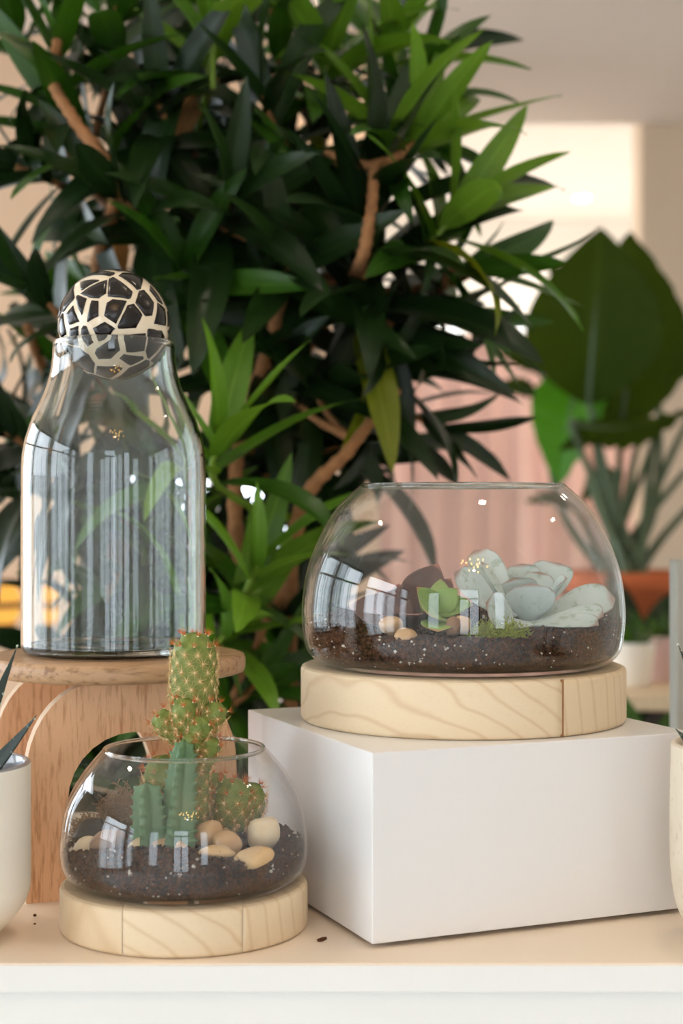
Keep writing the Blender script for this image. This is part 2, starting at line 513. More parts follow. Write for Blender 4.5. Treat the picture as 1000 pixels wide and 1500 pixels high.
# ------------------------------------------------------------------ white box plinth
C0 = Vector((.0185, .943, 0)); dl = Vector((-.388, .9216, 0)).normalized(); dr = Vector((.9216, .388, 0)).normalized()
LB, RB, HB = .225, .232, .1154
bc = C0 + dl * LB / 2 + dr * RB / 2
BT = ST + .003 + HB                           # top of the box
ang = math.atan2(dr.y, dr.x)
bx = empty('white_plinth', (bc.x, bc.y, ST))
tag(bx, 'plain white box plinth under the big terrarium', 'plinth')
bevel_box('body', (RB, LB, HB), (bc.x, bc.y, ST + .003 + HB / 2), M['laminate'], bx, .0007, ang)
bevel_box('recessed_foot', (RB - .03, LB - .03, .0035), (bc.x, bc.y, ST + .00175), M['frame'], bx, 0, ang)

# ------------------------------------------------------------------ wooden discs made of glued blocks
def wood_disc(name, c, r, h, cuts, dirv, label, mats, joint=None, bev=.003):
    """round block cut into planks by upright planes at offsets along dirv"""
    root = empty(name, c); tag(root, label, 'wooden base')
    d = Vector(dirv).normalized()
    prof = [(0, 0), (r - bev, 0), (r - bev * .3, bev * .3), (r, bev), (r, h - bev), (r - bev * .3, h - bev * .3), (r - bev, h), (0, h)]
    edges = [-9] + list(cuts) + [9]
    for k in range(len(edges) - 1):
        v, f = lathe(prof, 96)
        bm = bmesh.new(); vs = [bm.verts.new(q) for q in v]
        for q in f: bm.faces.new([vs[i] for i in q])
        g = .00012
        for off, sgn in ((edges[k] + g, -1), (edges[k + 1] - g, 1)):
            if abs(off) > 5: continue
            res = bmesh.ops.bisect_plane(bm, geom=bm.verts[:] + bm.edges[:] + bm.faces[:], plane_co=d * off, plane_no=d * sgn, clear_outer=True)
            bmesh.ops.holes_fill(bm, edges=[e for e in bm.edges if e.is_boundary])
        bmesh.ops.recalc_face_normals(bm, faces=bm.faces)
        me = bpy.data.meshes.new('block'); bm.to_mesh(me); bm.free()
        o = obj('wood_block', me, mats[k % len(mats)], root, Matrix.Translation(c))
        me.polygons.foreach_set('use_smooth', [abs(p.normal.z) < .9 and abs(p.normal.dot(d)) < .9995 for p in me.polygons])
    if joint is not None:
        t = math.sqrt(max(0, r * r - joint * joint))
        s = Vector((-d.y, d.x, 0))
        bevel_box('joint_line', (.0022, 2 * t - .0002, h - .0012), Vector(c) + d * joint + Vector((0, 0, h / 2)), M['glue'], root, 0, math.atan2(d.y, d.x))
    return root

LC = Vector((-.1003, 1.0, ST)); LR, LH = .0787, .0283
wood_disc('terrarium_base', LC, LR, LH, (-.0365, .0345), (1, .1, 0), 'pale round wooden base under the cactus terrarium', [M['pale_wood_b'], M['pale_wood'], M['pale_wood_b']])
RC = Vector((.0854, 1.106, BT)); RR, RH = .1142, .0379
wood_disc('terrarium_base', RC, RR, RH, (.0515,), (1, .05, 0), 'pale round wooden base with a dark joint on the white box', [M['pale_wood'], M['pale_wood_b']], .0515)

# ------------------------------------------------------------------ glass bowls
def glass_bowl(name, c, prof, th, label, mat):
    root = empty(name, c); tag(root, label, 'terrarium')
    out = spline(prof, 5)                                   # (r, h) from the foot's edge to the rim
    inn = []
    for i, (r, h) in enumerate(out):
        a = out[max(0, i - 1)]; b = out[min(len(out) - 1, i + 1)]
        tx, ty = b[0] - a[0], b[1] - a[1]; l = math.hypot(tx, ty) or 1
        inn.append((max(.001, r - ty / l * th), max(th * 1.3, h + tx / l * th)))
    rim_r, rim_h = out[-1]
    p = [(0, 0.0004)] + [(q[0], q[1] + .0004) for q in out] + [(q[0], q[1] + .0004) for q in inn[::-1]] + [(0, th * 1.3 + .0004)]
    v, f = lathe(p, 112, c)
    obj('bowl', mesh('bowl', v, f), mat, root)
    # rounded rim
    rr = th * .75; cr = (out[-1][0] + inn[-1][0]) / 2; hh = (out[-1][1] + inn[-1][1]) / 2 + .0004
    ring = [(cr + rr * math.cos(t * PI / 6), hh + rr * math.sin(t * PI / 6)) for t in range(13)]
    v, f = lathe(ring, 112, c)
    obj('rim', mesh('rim', v, f), M['solid_glass'], root)
    return root, inn

LG = LC + Vector((0, 0, LH))
Lprof = [(.064, 0), (.0705, .002), (.0762, .0075), (.0785, .0155), (.0787, .0266), (.0767, .0423), (.0729, .0545), (.0654, .0676), (.0576, .0776), (.0512, .0845)]
lbowl, Linn = glass_bowl('glass_terrarium', LG, Lprof, .0019, 'low smoky glass bowl holding cacti and pebbles', M['smoke_glass'])
RG = RC + Vector((0, 0, RH))
Rprof = [(.094, 0), (.1, .0015), (.107, .006), (.111, .0127), (.1131, .0253), (.1136, .0383), (.1117, .0571), (.1079, .0726), (.1018, .088), (.0936, .1034), (.0854, .114), (.0719, .1262)]
rbowl, Rinn = glass_bowl('glass_terrarium', RG, Rprof, .0019, 'large clear glass bowl holding soil and pale succulents', M['glass'])

# ------------------------------------------------------------------ soil
def m_soil():
    t = NT('dark potting soil'); v = t.coords()
    a = t.noise(v, 240, 5.0, .7); b = t.noise(v, 60, 3.0)
    c = t.ramp(a, [(.30, lin((14, 8, 5))), (.50, lin((54, 31, 19))), (.70, lin((122, 80, 50)))])
    c = t.mix(t.math('MULTIPLY', b, .5), c, lin((32, 19, 12)))
    return t.done(t.bsdf(c, .9, .15, t.bump(a, .8, .002)))
M['soil'] = m_soil()
M['crumb'] = m_plain('soil crumb', (88, 54, 34), .9, .15, .6, 160)
M['perlite'] = m_plain('white grit', (224, 216, 204), .8, .2, .08, 200)

def inner_r(inn, h):
    best = None
    for (r0, h0), (r1, h1) in zip(inn, inn[1:]):
        if h0 <= h <= h1 and h1 > h0: return r0 + (r1 - r0) * (h - h0) / (h1 - h0)
    return inn[0][0] if h < inn[0][1] else inn[-1][0]

def soil(name, c, inn, top, label, seed, ncrumb, perl):
    """top(x, y): local height of the soil surface"""
    root = empty(name, c + Vector((0, 0, .003))); tag(root, label, 'soil', kind='stuff')
    n, mside, mtop = 140, 26, 40
    v, f = [], []
    for j in range(mside):
        for i in range(n):
            a = 2 * PI * i / n
            rr = inner_r(inn, .03)
            ht = top(rr * math.cos(a), rr * math.sin(a))
            h = .0032 + (ht - .0032) * j / (mside - 1)
            r = inner_r(inn, h) - .0022 + .0009 * noise.noise(Vector((math.cos(a) * 40 * rr * 6, math.sin(a) * 40 * rr * 6, h * 300 + seed)))
            v.append((c.x + r * math.cos(a), c.y + r * math.sin(a), c.z + h))
    for j in range(1, mtop + 1):
        for i in range(n):
            a = 2 * PI * i / n
            r = (inner_r(inn, .03) - .003) * (1 - j / mtop * .995)
            x, y = r * math.cos(a), r * math.sin(a)
            h = top(x, y) + .0022 * noise.noise(Vector((x * 160, y * 160, seed))) + .0012 * noise.noise(Vector((x * 420, y * 420, seed)))
            v.append((c.x + x, c.y + y, c.z + h))
    rows = mside + mtop
    for j in range(rows - 1):
        for i in range(n):
            k = (i + 1) % n
            f.append((j * n + i, j * n + k, (j + 1) * n + k, (j + 1) * n + i))
    obj('soil_bed', mesh('soil_bed', v, f), M['soil'], root)['kind'] = 'stuff'
    rg = random.Random(seed)
    def scatter(nm, count, s0, s1, mat):
        mb = MB()
        for _ in range(count):
            a = rg.uniform(0, 2 * PI); s = rg.uniform(s0, s1)
            if rg.random() < .55:
                rr = inner_r(inn, .03); ht = top(rr * math.cos(a), rr * math.sin(a))
                h = rg.uniform(.004 + s, max(.0045 + s, ht)); r = min(inner_r(inn, h), inner_r(inn, h - s)) - .0003 - s * (.9 if 'grit' not in nm else .75)
                p = (c.x + r * math.cos(a), c.y + r * math.sin(a), c.z + h)
            else:
                r = (inner_r(inn, .03) - .004) * math.sqrt(rg.random()); x, y = r * math.cos(a), r * math.sin(a)
                p = (c.x + x, c.y + y, c.z + top(x, y) + .0008)
            oct_ = [(1, 0, 0), (-1, 0, 0), (0, 1, 0), (0, -1, 0), (0, 0, 1), (0, 0, -1)]
            rot = Matrix.Rotation(rg.uniform(0, 6), 3, 'Z') @ Matrix.Rotation(rg.uniform(0, 6), 3, 'X')
            vs = [rot @ (Vector(o) * s * rg.uniform(.6, 1.3)) + Vector(p) for o in oct_]
            mb.add(vs, [(0, 2, 4), (2, 1, 4), (1, 3, 4), (3, 0, 4), (2, 0, 5), (1, 2, 5), (3, 1, 5), (0, 3, 5)])
        o = mb.build(nm, mat, root); o['kind'] = 'stuff'
    scatter('soil_crumbs', int(ncrumb * 1.6), .0005, .0017, M['crumb'])
    scatter('soil_clods', ncrumb // 2, .0010, .0030, M['soil'])
    scatter('grit', perl, .0004, .0012, M['perlite'])
    scatter('coarse_grit', perl // 8, .0014, .0024, M['perlite'])
    return root

def ltop(x, y):
    return .0245 + .006 * noise.noise(Vector((x * 18 + 3, y * 18, 1.3))) - .05 * y * (1 if y < 0 else -.15) - .02 * max(0, x)
def rtop(x, y):
    return .0305 + .004 * noise.noise(Vector((x * 16, y * 16, 4.3))) + .045 * y
soil('soil', LG, Linn, ltop, 'dark crumbly soil in the cactus terrarium', 3, 2600, 140)
soil('soil', RG, Rinn, rtop, 'dark crumbly soil in the big succulent terrarium', 9, 4200, 190)

# ------------------------------------------------------------------ bottle
SC = Vector((-.162, 1.13, 0)); STAND_Z = CZ - .102
BCn = Vector((-.1642, 1.13, STAND_Z + .0004))
bo = [(.058, 0), (.0632, .0012), (.0658, .005), (.0662, .012), (.0662, .05), (.0662, .10), (.0660, .135), (.0640, .152), (.0590, .168), (.0520, .183), (.0472, .196), (.0446, .208), (.0434, .2235)]
bt = empty('glass_bottle', BCn)
tag(bt, 'tall clear glass bottle standing on the wooden stand', 'bottle')
out = spline(bo, 6); th = .0032
inn = []
for i, (r, h) in enumerate(out):
    a = out[max(0, i - 1)]; b = out[min(len(out) - 1, i + 1)]
    tx, ty = b[0] - a[0], b[1] - a[1]; l = math.hypot(tx, ty)
    inn.append((r - ty / l * th, max(.0062, h + tx / l * th)))
inn[-1] = (.0385, .2235)
p = out[1:] + [(.0424, .2247), (.0412, .2252), (.0396, .2247)] + inn[::-1][:-8]
v, f = lathe(p, 128, BCn)
obj('wall', mesh('wall', v, f), M['solid_glass'], bt)
k = inn[7]
p = [(0, .0002), (.030, .0002), (.058, .0), (.0632, .0012), (.0650, .0040), (.0640, .0062), (.0560, .0070), (.0300, .0058), (0, .0052)]
v, f = lathe(p, 128, BCn)
obj('thick_base', mesh('thick_base', v, f), M['solid_glass'], bt)

# mosaic ball stopper
BR = .0402
ballc = Vector((BCn.x, BCn.y, BCn.z + .2247 + .0117))
bl = empty('ball_stopper', ballc - Vector((0, 0, BR)))
tag(bl, 'cream ball with black mosaic shards stopping the bottle', 'stopper')
def m_ball():
    t = NT('cream lacquer'); v = t.coords()
    c = t.mix(t.noise(v, 60, 3.0), lin((226, 206, 174)), lin((240, 226, 200)))
    return t.done(t.bsdf(c, .22, .5, None, Coat_Weight=.6, Coat_Roughness=.05))
def m_shard():
    t = NT('black lacquered shard'); v = t.coords('Object', (1, 1, 1), 3.0)
    c = t.mix(t.noise(v, 120, 3.0), lin((12, 9, 8)), lin((32, 24, 20)))
    return t.done(t.bsdf(c, .2, .45, None))
M['ball'] = m_ball(); M['shard'] = m_shard()
core = blob(BR - .0002, BR - .0002, BR - .0002, 1, 0, 5)
obj('ball_core', core, M['ball'], bl, Matrix.Translation(ballc))
rg = random.Random(21)
seeds = []
while len(seeds) < 72:
    q = Vector((rg.gauss(0, 1), rg.gauss(0, 1), rg.gauss(0, 1))).normalized()
    if all((q - s).length > rg.uniform(.14, .40) for s in seeds): seeds.append(q)
def clip(poly, n2, c2):
    """keep the side where n2.p <= c2"""
    o = []
    for i in range(len(poly)):
        a, b = poly[i], poly[(i + 1) % len(poly)]
        da, db = n2.dot(a) - c2, n2.dot(b) - c2
        if da <= 0: o.append(a)
        if (da < 0 < db) or (db < 0 < da): o.append(a + (b - a) * (da / (da - db)))
    return o
for s in seeds:
    u = s.orthogonal().normalized(); w = s.cross(u)
    poly = [Vector((math.cos(a), math.sin(a))) * .62 for a in (.4, 1.9, 3.3, 4.9)]
    gap = .020
    for q in seeds:
        if q is s or s.dot(q) < .2: continue
        n3 = q - s                                # plane n3.p = 0 ; p = s + u x + w y
        n2 = Vector((n3.dot(u), n3.dot(w))); c2 = -n3.dot(s)
        l = n2.length
        g = gap * rg.choice((.5, .9, 1.3, 2.6, 4.2))
        poly = clip(poly, n2 / l, c2 / l - g)
        if len(poly) < 3: break
    if len(poly) < 3: continue
    for _ in range(rg.choice((0, 1, 1, 2))):       # a corner broken off
        a = rg.uniform(0, 2 * PI); n2 = Vector((math.cos(a), math.sin(a)))
        poly = clip(poly, n2, max(n2.dot(q) for q in poly) * rg.uniform(.5, .85))
        if len(poly) < 3: break
    if len(poly) < 3: continue
    cen = sum(poly, Vector((0, 0))) / len(poly)
    edge = []
    for i in range(len(poly)):
        a, b = poly[i], poly[(i + 1) % len(poly)]
        k = max(1, int((b - a).length / .07))
        for j in range(k):
            e = a + (b - a) * (j / k)
            if j: e = e + Vector((rg.uniform(-1, 1), rg.uniform(-1, 1))) * .006
            edge.append(e)
    n = len(edge); vs = []; fs = []
    def sp(e, r): return ballc + (s + u * e.x + w * e.y).normalized() * r
    for e in edge: vs.append(sp(e, BR - .0006))
    for e in edge: vs.append(sp(cen + (e - cen) * .99, BR + .00022))
    for e in edge: vs.append(sp(cen + (e - cen) * .5, BR + .00026))
    vs.append(sp(cen, BR + .00026))
    for i in range(n):
        j = (i + 1) % n
        fs += [(i, j, n + j, n + i), (n + i, n + j, 2 * n + j, 2 * n + i), (2 * n + i, 2 * n + j, 3 * n)]
    obj('shard', mesh('shard', vs, fs), M['shard'], bl)

# ------------------------------------------------------------------ arched wooden stand
sd = empty('wooden_stand', (SC.x, SC.y, ST))
tag(sd, 'brown wooden stand with a round top on two arched panels', 'plant stand')
top_h = .0135; sr = .0925
pr = [(0, 0), (sr - .004, 0), (sr - .001, .001), (sr, .004), (sr, top_h - .004), (sr - .001, top_h - .001), (sr - .004, top_h), (0, top_h)]
v, f = lathe(pr, 96)
obj('round_top', mesh('round_top', v, f), M['stand_top'], sd, Matrix.Translation((SC.x, SC.y, STAND_Z - top_h)) @ Matrix.Rotation(.35, 4, 'Z'))
th_s = math.radians(20)
pdir = Vector((math.cos(th_s), math.sin(th_s), 0)); bdir = Vector((-math.sin(th_s), math.cos(th_s), 0))
mid = Vector((-.143, 1.078, 0)); PH = STAND_Z - top_h - ST
def arch_panel(center):
    """panel with rounded shoulders and an arched opening, in its own x-z plane"""
    hw, aw, at = .0735, .0455, PH - .036
    outer = [(-hw, 0), (-hw, PH - .062)]
    for k in range(1, 9):
        a = PI - k / 8 * PI / 2 * .86
        outer.append((-hw + .052 + .052 * math.cos(a), PH - .062 + .062 * math.sin(a)))
    outer.append((-hw + .050, PH))
    outer = outer + [(-x, z) for x, z in outer[::-1]]
    inner = [(aw, 0), (aw, at - aw)] + [(aw * math.cos(k / 14 * PI), at - aw + aw * math.sin(k / 14 * PI)) for k in range(1, 14)] + [(-aw, at - aw), (-aw, 0)]
    bm = bmesh.new()
    vs = [bm.verts.new((x, 0, z)) for x, z in outer + inner]
    es = [bm.edges.new((vs[i], vs[(i + 1) % len(vs)])) for i in range(len(vs))]
    bmesh.ops.triangle_fill(bm, use_beauty=True, edges=es)
    r = bmesh.ops.extrude_face_region(bm, geom=bm.faces[:])
    bmesh.ops.translate(bm, verts=[e for e in r['geom'] if isinstance(e, bmesh.types.BMVert)], vec=(0, .013, 0))
    bmesh.ops.recalc_face_normals(bm, faces=bm.faces)
    me = bpy.data.meshes.new('arch_panel'); bm.to_mesh(me); bm.free()
    me.materials.append(M['stand_panel']); me.materials.append(M['stand_edge'])
    for p in me.polygons:
        if abs(p.normal.y) < .5: p.material_index = 1
    return obj('arched_panel', me, M['stand_panel'], sd, Matrix.Translation(center) @ Matrix.Rotation(th_s, 4, 'Z'))
arch_panel(mid + Vector((0, 0, ST)))
arch_panel(mid + bdir * .115 + Vector((-.006, 0, ST)))

# ================================================================== SUCCULENTS, CACTI, PEBBLES
def fleshy(B, T, width, thick, nrm, bend=0.0, cup=.2, shape='spoon', nv=14, nu=16, wave=0.0, seed=0):
    B, T = Vector(B), Vector(T); d = T - B; L = d.length; d.normalize()
    nrm = Vector(nrm); nrm = (nrm - d * nrm.dot(d)).normalized(); s = d.cross(nrm)
    v, f, uv = [], [], []
    for j in range(nv + 1):
        t = j / nv
        if shape == 'spoon': w = (.30 + .70 * math.sin(min(1, t / .72) * PI / 2) ** 1.6) * (1 - max(0, (t - .72) / .28) ** 2.6) ** .5
        elif shape == 'point': w = (.42 + .58 * math.sin(min(1, t / .5) * PI / 2)) * (1 - max(0, (t - .5) / .5) ** 1.7)
        else: w = 1.0 - t ** 1.3
        w = max(w, .02) * width / 2
        th = thick / 2 * (1 - .75 * t) * min(1, (1 - t) * 6 + .15)
        c = B + d * (L * t) + nrm * (bend * 4 * t * (1 - t) * .5 + bend * t * t * .5)
        for i in range(nu):
            a = 2 * PI * i / nu; x = math.cos(a)
            z = th * math.sin(a) + cup * w * x * x + wave * width * noise.noise(Vector((x * 1.7, t * 4, seed)))
            v.append(c + s * (w * x) + nrm * z); uv.append((.5 + .5 * x, t))
    for j in range(nv):
        for i in range(nu):
            k = (i + 1) % nu
            f.append((j * nu + i, j * nu + k, (j + 1) * nu + k, (j + 1) * nu + i))
    f.append(tuple(range(nu - 1, -1, -1))); f.append(tuple(range(nv * nu, (nv + 1) * nu)))
    return mesh('leaf', v, f, True, uv)

def m_fleshy(name, a, b, edge, patch, rough=.5, ew=.85, sss=.0):
    t = NT(name)
    uv = t.n('ShaderNodeUVMap'); uv.uv_map = 'UVMap'
    sp = t.n('ShaderNodeSeparateXYZ'); t.inp(sp, 0, uv.outputs[0])
    v = t.coords('Object', (1, 1, 1), 4.0)
    c = t.mix(t.noise(v, 45, 3.0), lin(a), lin(b))
    pt = t.ramp(t.noise(v, 110, 4.0, .65), [(.55, (0, 0, 0)), (.64, (1, 1, 1))])
    c = t.mix(t.math('MULTIPLY', pt, .5), c, lin(patch))
    d = t.math('ABSOLUTE', t.math('SUBTRACT', t.math('MULTIPLY', sp.outputs[0], 2.0), 1.0))
    tip = t.math('MULTIPLY', sp.outputs[1], 1.0)
    e = t.math('MAXIMUM', t.math('MULTIPLY', d, sp.outputs[1]), t.math('POWER', tip, 3.0))
    e = t.math('ADD', e, t.math('MULTIPLY', t.noise(v, 90, 2.0), .12))
    e = t.ramp(e, [(ew, (0, 0, 0)), (min(1, ew + .16), (1, 1, 1))])
    c = t.mix(t.math('MULTIPLY', e, .75), c, lin(edge))
    return t.done(t.bsdf(c, rough, .35, t.bump(t.noise(v, 300, 2.0), .1, .0005)))
M['eche'] = m_fleshy('powdery blue green leaf', (170, 188, 178), (210, 216, 215), (150, 96, 74), (124, 146, 108), .6, .80)
M['mauve'] = m_fleshy('dark mauve leaf', (84, 58, 54), (112, 82, 74), (190, 128, 110), (84, 70, 58), .5, .80)
M['jade'] = m_fleshy('fresh green jade leaf', (112, 146, 66), (150, 176, 92), (190, 116, 98), (104, 138, 66), .4, .82)
M['spear'] = m_fleshy('dark speckled leaf', (30, 42, 34), (44, 58, 46), (70, 84, 66), (34, 48, 38), .4, .97)
M['speck'] = m_plain('white leaf speck', (204, 214, 196), .6, .2)

def rosette(name, base, leaves, mat, label, cat='succulent', crown=None):
    r = empty(name, base); tag(r, label, cat)
    for k, L in enumerate(leaves):
        me = fleshy(*L[:5], **L[5])
        obj('leaf', me, mat, r)
    # short stem that carries the leaves
    m = MB(); b = Vector(base)
    m.add(*tube([b - Vector((0, 0, .008)), b + Vector((0, 0, .002)), b + Vector((0, 0, .010))], [.006, .0065, .005], 10))
    m.build('stem', M['green_stem'], r)
    return r

# pale echeveria in the big bowl
E = []
def el(b, t, w, n, bend=0, cup=.25, th=.005, shape='spoon', wave=.03):
    E.append((P(*b), P(*t), w, th, n, dict(bend=bend, cup=cup, shape=shape, wave=wave, seed=len(E))))
YE = 1.10
el((775, 912, 1.075), (777, 853, 1.060), .034, (-.05, -1, .15), .002, .2)            # upright front leaf
el((760, 905, 1.085), (752, 845, 1.075), .030, (.1, -1, .3), .002, .2)
el((770, 900, 1.11), (762, 826, 1.12), .026, (0, -1, .3), .003, .3)
el((780, 900, 1.10), (790, 838, 1.11), .022, (-.1, -1, .2), .002)
el((785, 900, 1.12), (818, 826, 1.14), .032, (-.4, -1, .3), .003, .3)
el((790, 900, 1.09), (832, 848, 1.075), .020, (-.7, -.2, 1), .002, .35)
el((780, 915, 1.09), (902, 882, 1.085), .034, (-.1, -.75, 1), .006, .25, .008)       # long arm to the side
el((800, 912, 1.07), (885, 908, 1.05), .026, (0, -.5, 1), .005, .2, .007)
el((765, 918, 1.07), (878, 922, 1.035), .022, (0, -.5, 1), .006, .2)                 # lower bent leaf
el((770, 915, 1.065), (742, 925, 1.02), .024, (0, -.7, 1), .004)
el((752, 905, 1.07), (693, 808, 1.09), .025, (.35, -1, .3), .004, .3, .006)          # tall leaf
el((748, 900, 1.06), (703, 824, 1.07), .012, (1, -.6, .4), .002, .2, .004)
el((735, 905, 1.055), (662, 840, 1.04), .022, (.5, -1, .5), .004, .3, .005, 'spoon', .07)
el((752, 922, 1.045), (708, 884, 1.02), .024, (.5, -1, .4), .003, .25)
el((730, 890, 1.09), (688, 838, 1.11), .024, (.4, -1, .4), .003)
rosette('pale_echeveria', P(772, 918, 1.085), E, M['eche'], 'pale powdery blue green rosette succulent in the big bowl')

# dark mauve succulent
E = []
el((596, 915, 1.09), (641, 826, 1.10), .034, (.2, -1, .3), .004, .3, .005, 'point')
el((590, 915, 1.09), (583, 856, 1.10), .026, (0, -1, .3), .003, .3, .005, 'point')
el((575, 915, 1.08), (510, 892, 1.08), .030, (-.1, -.8, 1), .006, .3, .006, 'point')
el((580, 920, 1.06), (540, 895, 1.03), .028, (0, -.9, .8), .005, .3, .006, 'point')
el((600, 918, 1.06), (612, 905, 1.02), .026, (0, -.7, 1), .004, .3, .006, 'point')
el((610, 915, 1.10), (660, 850, 1.13), .026, (-.2, -1, .3), .004, .3, .005, 'point')
el((600, 918, 1.08), (552, 868, 1.10), .024, (.2, -1, .5), .004, .3, .005, 'point')
rosette('mauve_succulent', P(590, 922, 1.085), E, M['mauve'], 'dark mauve pointed leaf succulent in the big bowl')
# fresh green jade
E = []
el((640, 908, 1.055), (608, 860, 1.045), .020, (.3, -1, .6), .003, .25, .004, 'point')
el((642, 900, 1.055), (672, 862, 1.05), .019, (-.3, -1, .6), .003, .25, .004, 'point')
el((646, 900, 1.055), (694, 888, 1.045), .020, (-.1, -.8, 1), .003, .25, .004, 'point')
el((640, 905, 1.05), (622, 900, 1.02), .026, (0, -1, .5), .003, .25, .005)
el((640, 910, 1.05), (640, 930, 1.01), .022, (0, -.6, 1), .004, .25, .005)
el((642, 900, 1.065), (645, 850, 1.085), .015, (0, -1, .3), .003, .25, .004, 'point')
rosette('jade_plant', P(642, 915, 1.06), E, M['jade'], 'small fresh green succulent with pink edged leaves')

# moss
def moss(name, c, rx, ry, rz, n, mat, label, seed, ln=.008, r0=.00035):
    rg = random.Random(seed); mb = MB()
    for _ in range(n):
        a, b = rg.uniform(0, 2 * PI), rg.random() ** .5
        el_ = rg.uniform(.05, 1)
        p = Vector((rx * b * math.cos(a), ry * b * math.sin(a), rz * math.sqrt(max(0, 1 - b * b)) * el_))
        d = Vector((rg.gauss(0, 1), rg.gauss(0, 1), rg.gauss(.3, .8))).normalized(); pts = [c + p]
        for k in range(4):
            d = (d + Vector((rg.gauss(0, .7), rg.gauss(0, .7), rg.gauss(0, .6)))).normalized()
            q = pts[-1] + d * ln / 4
            q.z = max(q.z, c.z - .002); pts.append(q)
        mb.add(*tube(pts, r0, 3, False))
    o = mb.build(name, mat); o['kind'] = 'stuff'
    tag(o, label, 'moss'); return own_origin(o)
M['moss'] = m_plain('yellow green moss', (158, 168, 72), .8, .2, .3, 300)
M['moss_dark'] = m_plain('dark green moss', (70, 84, 44), .8, .2, .3, 300)
M['moss_tan'] = m_plain('dry tan moss', (168, 136, 104), .85, .2, .25, 300)
def on_soil(px, y, g, top):
    x = (px - 500) / F * y
    return Vector((x, y, g.z + top(x - g.x, y - g.y)))
moss('moss_tuft', on_soil(728, 1.025, RG, rtop) - Vector((0, 0, .004)), .021, .013, .014, 1500, M['moss'], 'yellow green curly moss tuft beside the pale echeveria', 5)
moss('moss_tuft', on_soil(684, 1.04, RG, rtop) - Vector((0, 0, .003)), .009, .009, .013, 700, M['moss_dark'], 'dark green ball of moss beside the yellow green moss', 6, .005)
moss('moss_tuft', on_soil(178, 1.045, LG, ltop) - Vector((0, 0, .004)), .017, .011, .034, 1300, M['moss_tan'], 'dry tan moss clump beside the toothed succulents', 7, .010)
moss('moss_tuft', on_soil(128, 1.03, LG, ltop) - Vector((0, 0, .003)), .009, .008, .017, 500, M['moss_tan'], 'small dry tan moss clump against the cactus bowl glass', 8, .007)

# pebbles
def m_stone(name, a, b, speck, rough=.35, ks=.5):
    t = NT(name); v = t.coords('Object', (1, 1, 1), 6.0)
    c = t.mix(t.noise(v, 40, 4.0), lin(a), lin(b))
    sp_ = t.ramp(t.noise(v, 380, 3.0, .7), [(.60, (0, 0, 0)), (.70, (1, 1, 1))])
    c = t.mix(t.math('MULTIPLY', sp_, ks), c, lin(speck))
    return t.done(t.bsdf(c, rough, .45))
M['st_white'] = m_stone('cream pebble', (234, 216, 184), (214, 188, 150), (190, 160, 120), .3, .15)
M['st_tan'] = m_stone('polished tan pebble', (206, 168, 124), (184, 144, 102), (156, 116, 78), .18, .2)
M['st_rough'] = m_stone('speckled sandy stone', (222, 190, 146), (196, 158, 112), (128, 92, 60), .7, .6)
M['st_brown'] = m_stone('brown pebble', (150, 112, 80), (120, 88, 64), (90, 64, 48), .35, .3)
def pebble(px, py, y, rx, ry, rz, rot, mat, label, seed, lump=.22, cat='pebble', tilt=0.0):
    o = obj('pebble', blob(rx, ry, rz, seed, lump), mat, None, Matrix.Translation(P(px, py, y)) @ Matrix.Rotation(rot, 4, 'Z') @ Matrix.Rotation(tilt, 4, 'Y'))
    tag(o, label, cat); return o
pebble(386, 1222, .985, .0105, .010, .0112, .3, M['st_white'], 'large cream pebble leaning on the speckled stone', 2, .2, tilt=.5)
pebble(369, 1257, .945, .0132, .008, .0066, .2, M['st_rough'], 'long speckled sandy stone on the soil of the cactus bowl', 3, .25, tilt=-.25)
pebble(333, 1235, .965, .0098, .008, .0075, -.2, M['st_tan'], 'polished brown tan pebble beside the speckled stone', 4, .15, tilt=.3)
pebble(305, 1222, .975, .0098, .007, .0085, .2, M['st_tan'], 'tall rounded tan pebble behind the polished brown one', 5, .15, tilt=-.5)
pebble(318, 1248, .945, .0115, .007, .0038, 0, M['st_rough'], 'flat sandy stone half sunk in the soil', 6, .25)
pebble(246, 1240, .965, .0150, .008, .0055, 0, M['st_tan'], 'low tan pebble at the foot of the tall toothed succulent', 7, .2)
pebble(208, 1246, .965, .0100, .008, .0075, .5, M['st_white'], 'cream pebble at the foot of the short toothed succulent', 8, .2)
pebble(157, 1236, .975, .0125, .008, .0085, 0, M['st_brown'], 'brown pebble near the dry moss in the cactus bowl', 9, .2, tilt=-.3)
pebble(126, 1250, .985, .0085, .007, .0105, .4, M['st_white'], 'cream curved stone against the glass of the cactus bowl', 10, .3, tilt=.5)
pebble(131, 1218, 1.02, .0110, .008, .0075, .4, M['pot_black'], 'dark grey stone at the back of the cactus bowl', 11, .3, tilt=-.4)
pebble(573, 917, 1.03, .0085, .007, .0065, .3, M['st_tan'], 'tan pebble beside the mauve succulent', 12, .2)
pebble(594, 932, 1.015, .0080, .007, .0056, .1, M['st_tan'], 'small tan pebble sunk in soil before the mauve succulent', 13, .2)
pebble(676, 916, 1.025, .0068, .006, .0066, .1, M['st_tan'], 'tan pebble beside the dark moss ball', 14, .2)
pebble(663, 918, 1.02, .0056, .006, .0066, .1, M['st_brown'], 'dark brown pebble beside the green jade plant', 15, .2)
for k, (px, py, y) in enumerate(((347, 1208, 1.0), (356, 1206, 1.01), (352, 1200, 1.015), (363, 1200, 1.02), (340, 1198, 1.02), (331, 1213, 1.0))):
    pebble(px, py + 2, y, .0022, .002, .0018, k, M['st_rough'], 'tiny gravel stone behind the large cream pebble', 30 + k, .3)['group'] = 'gravel in the cactus bowl'

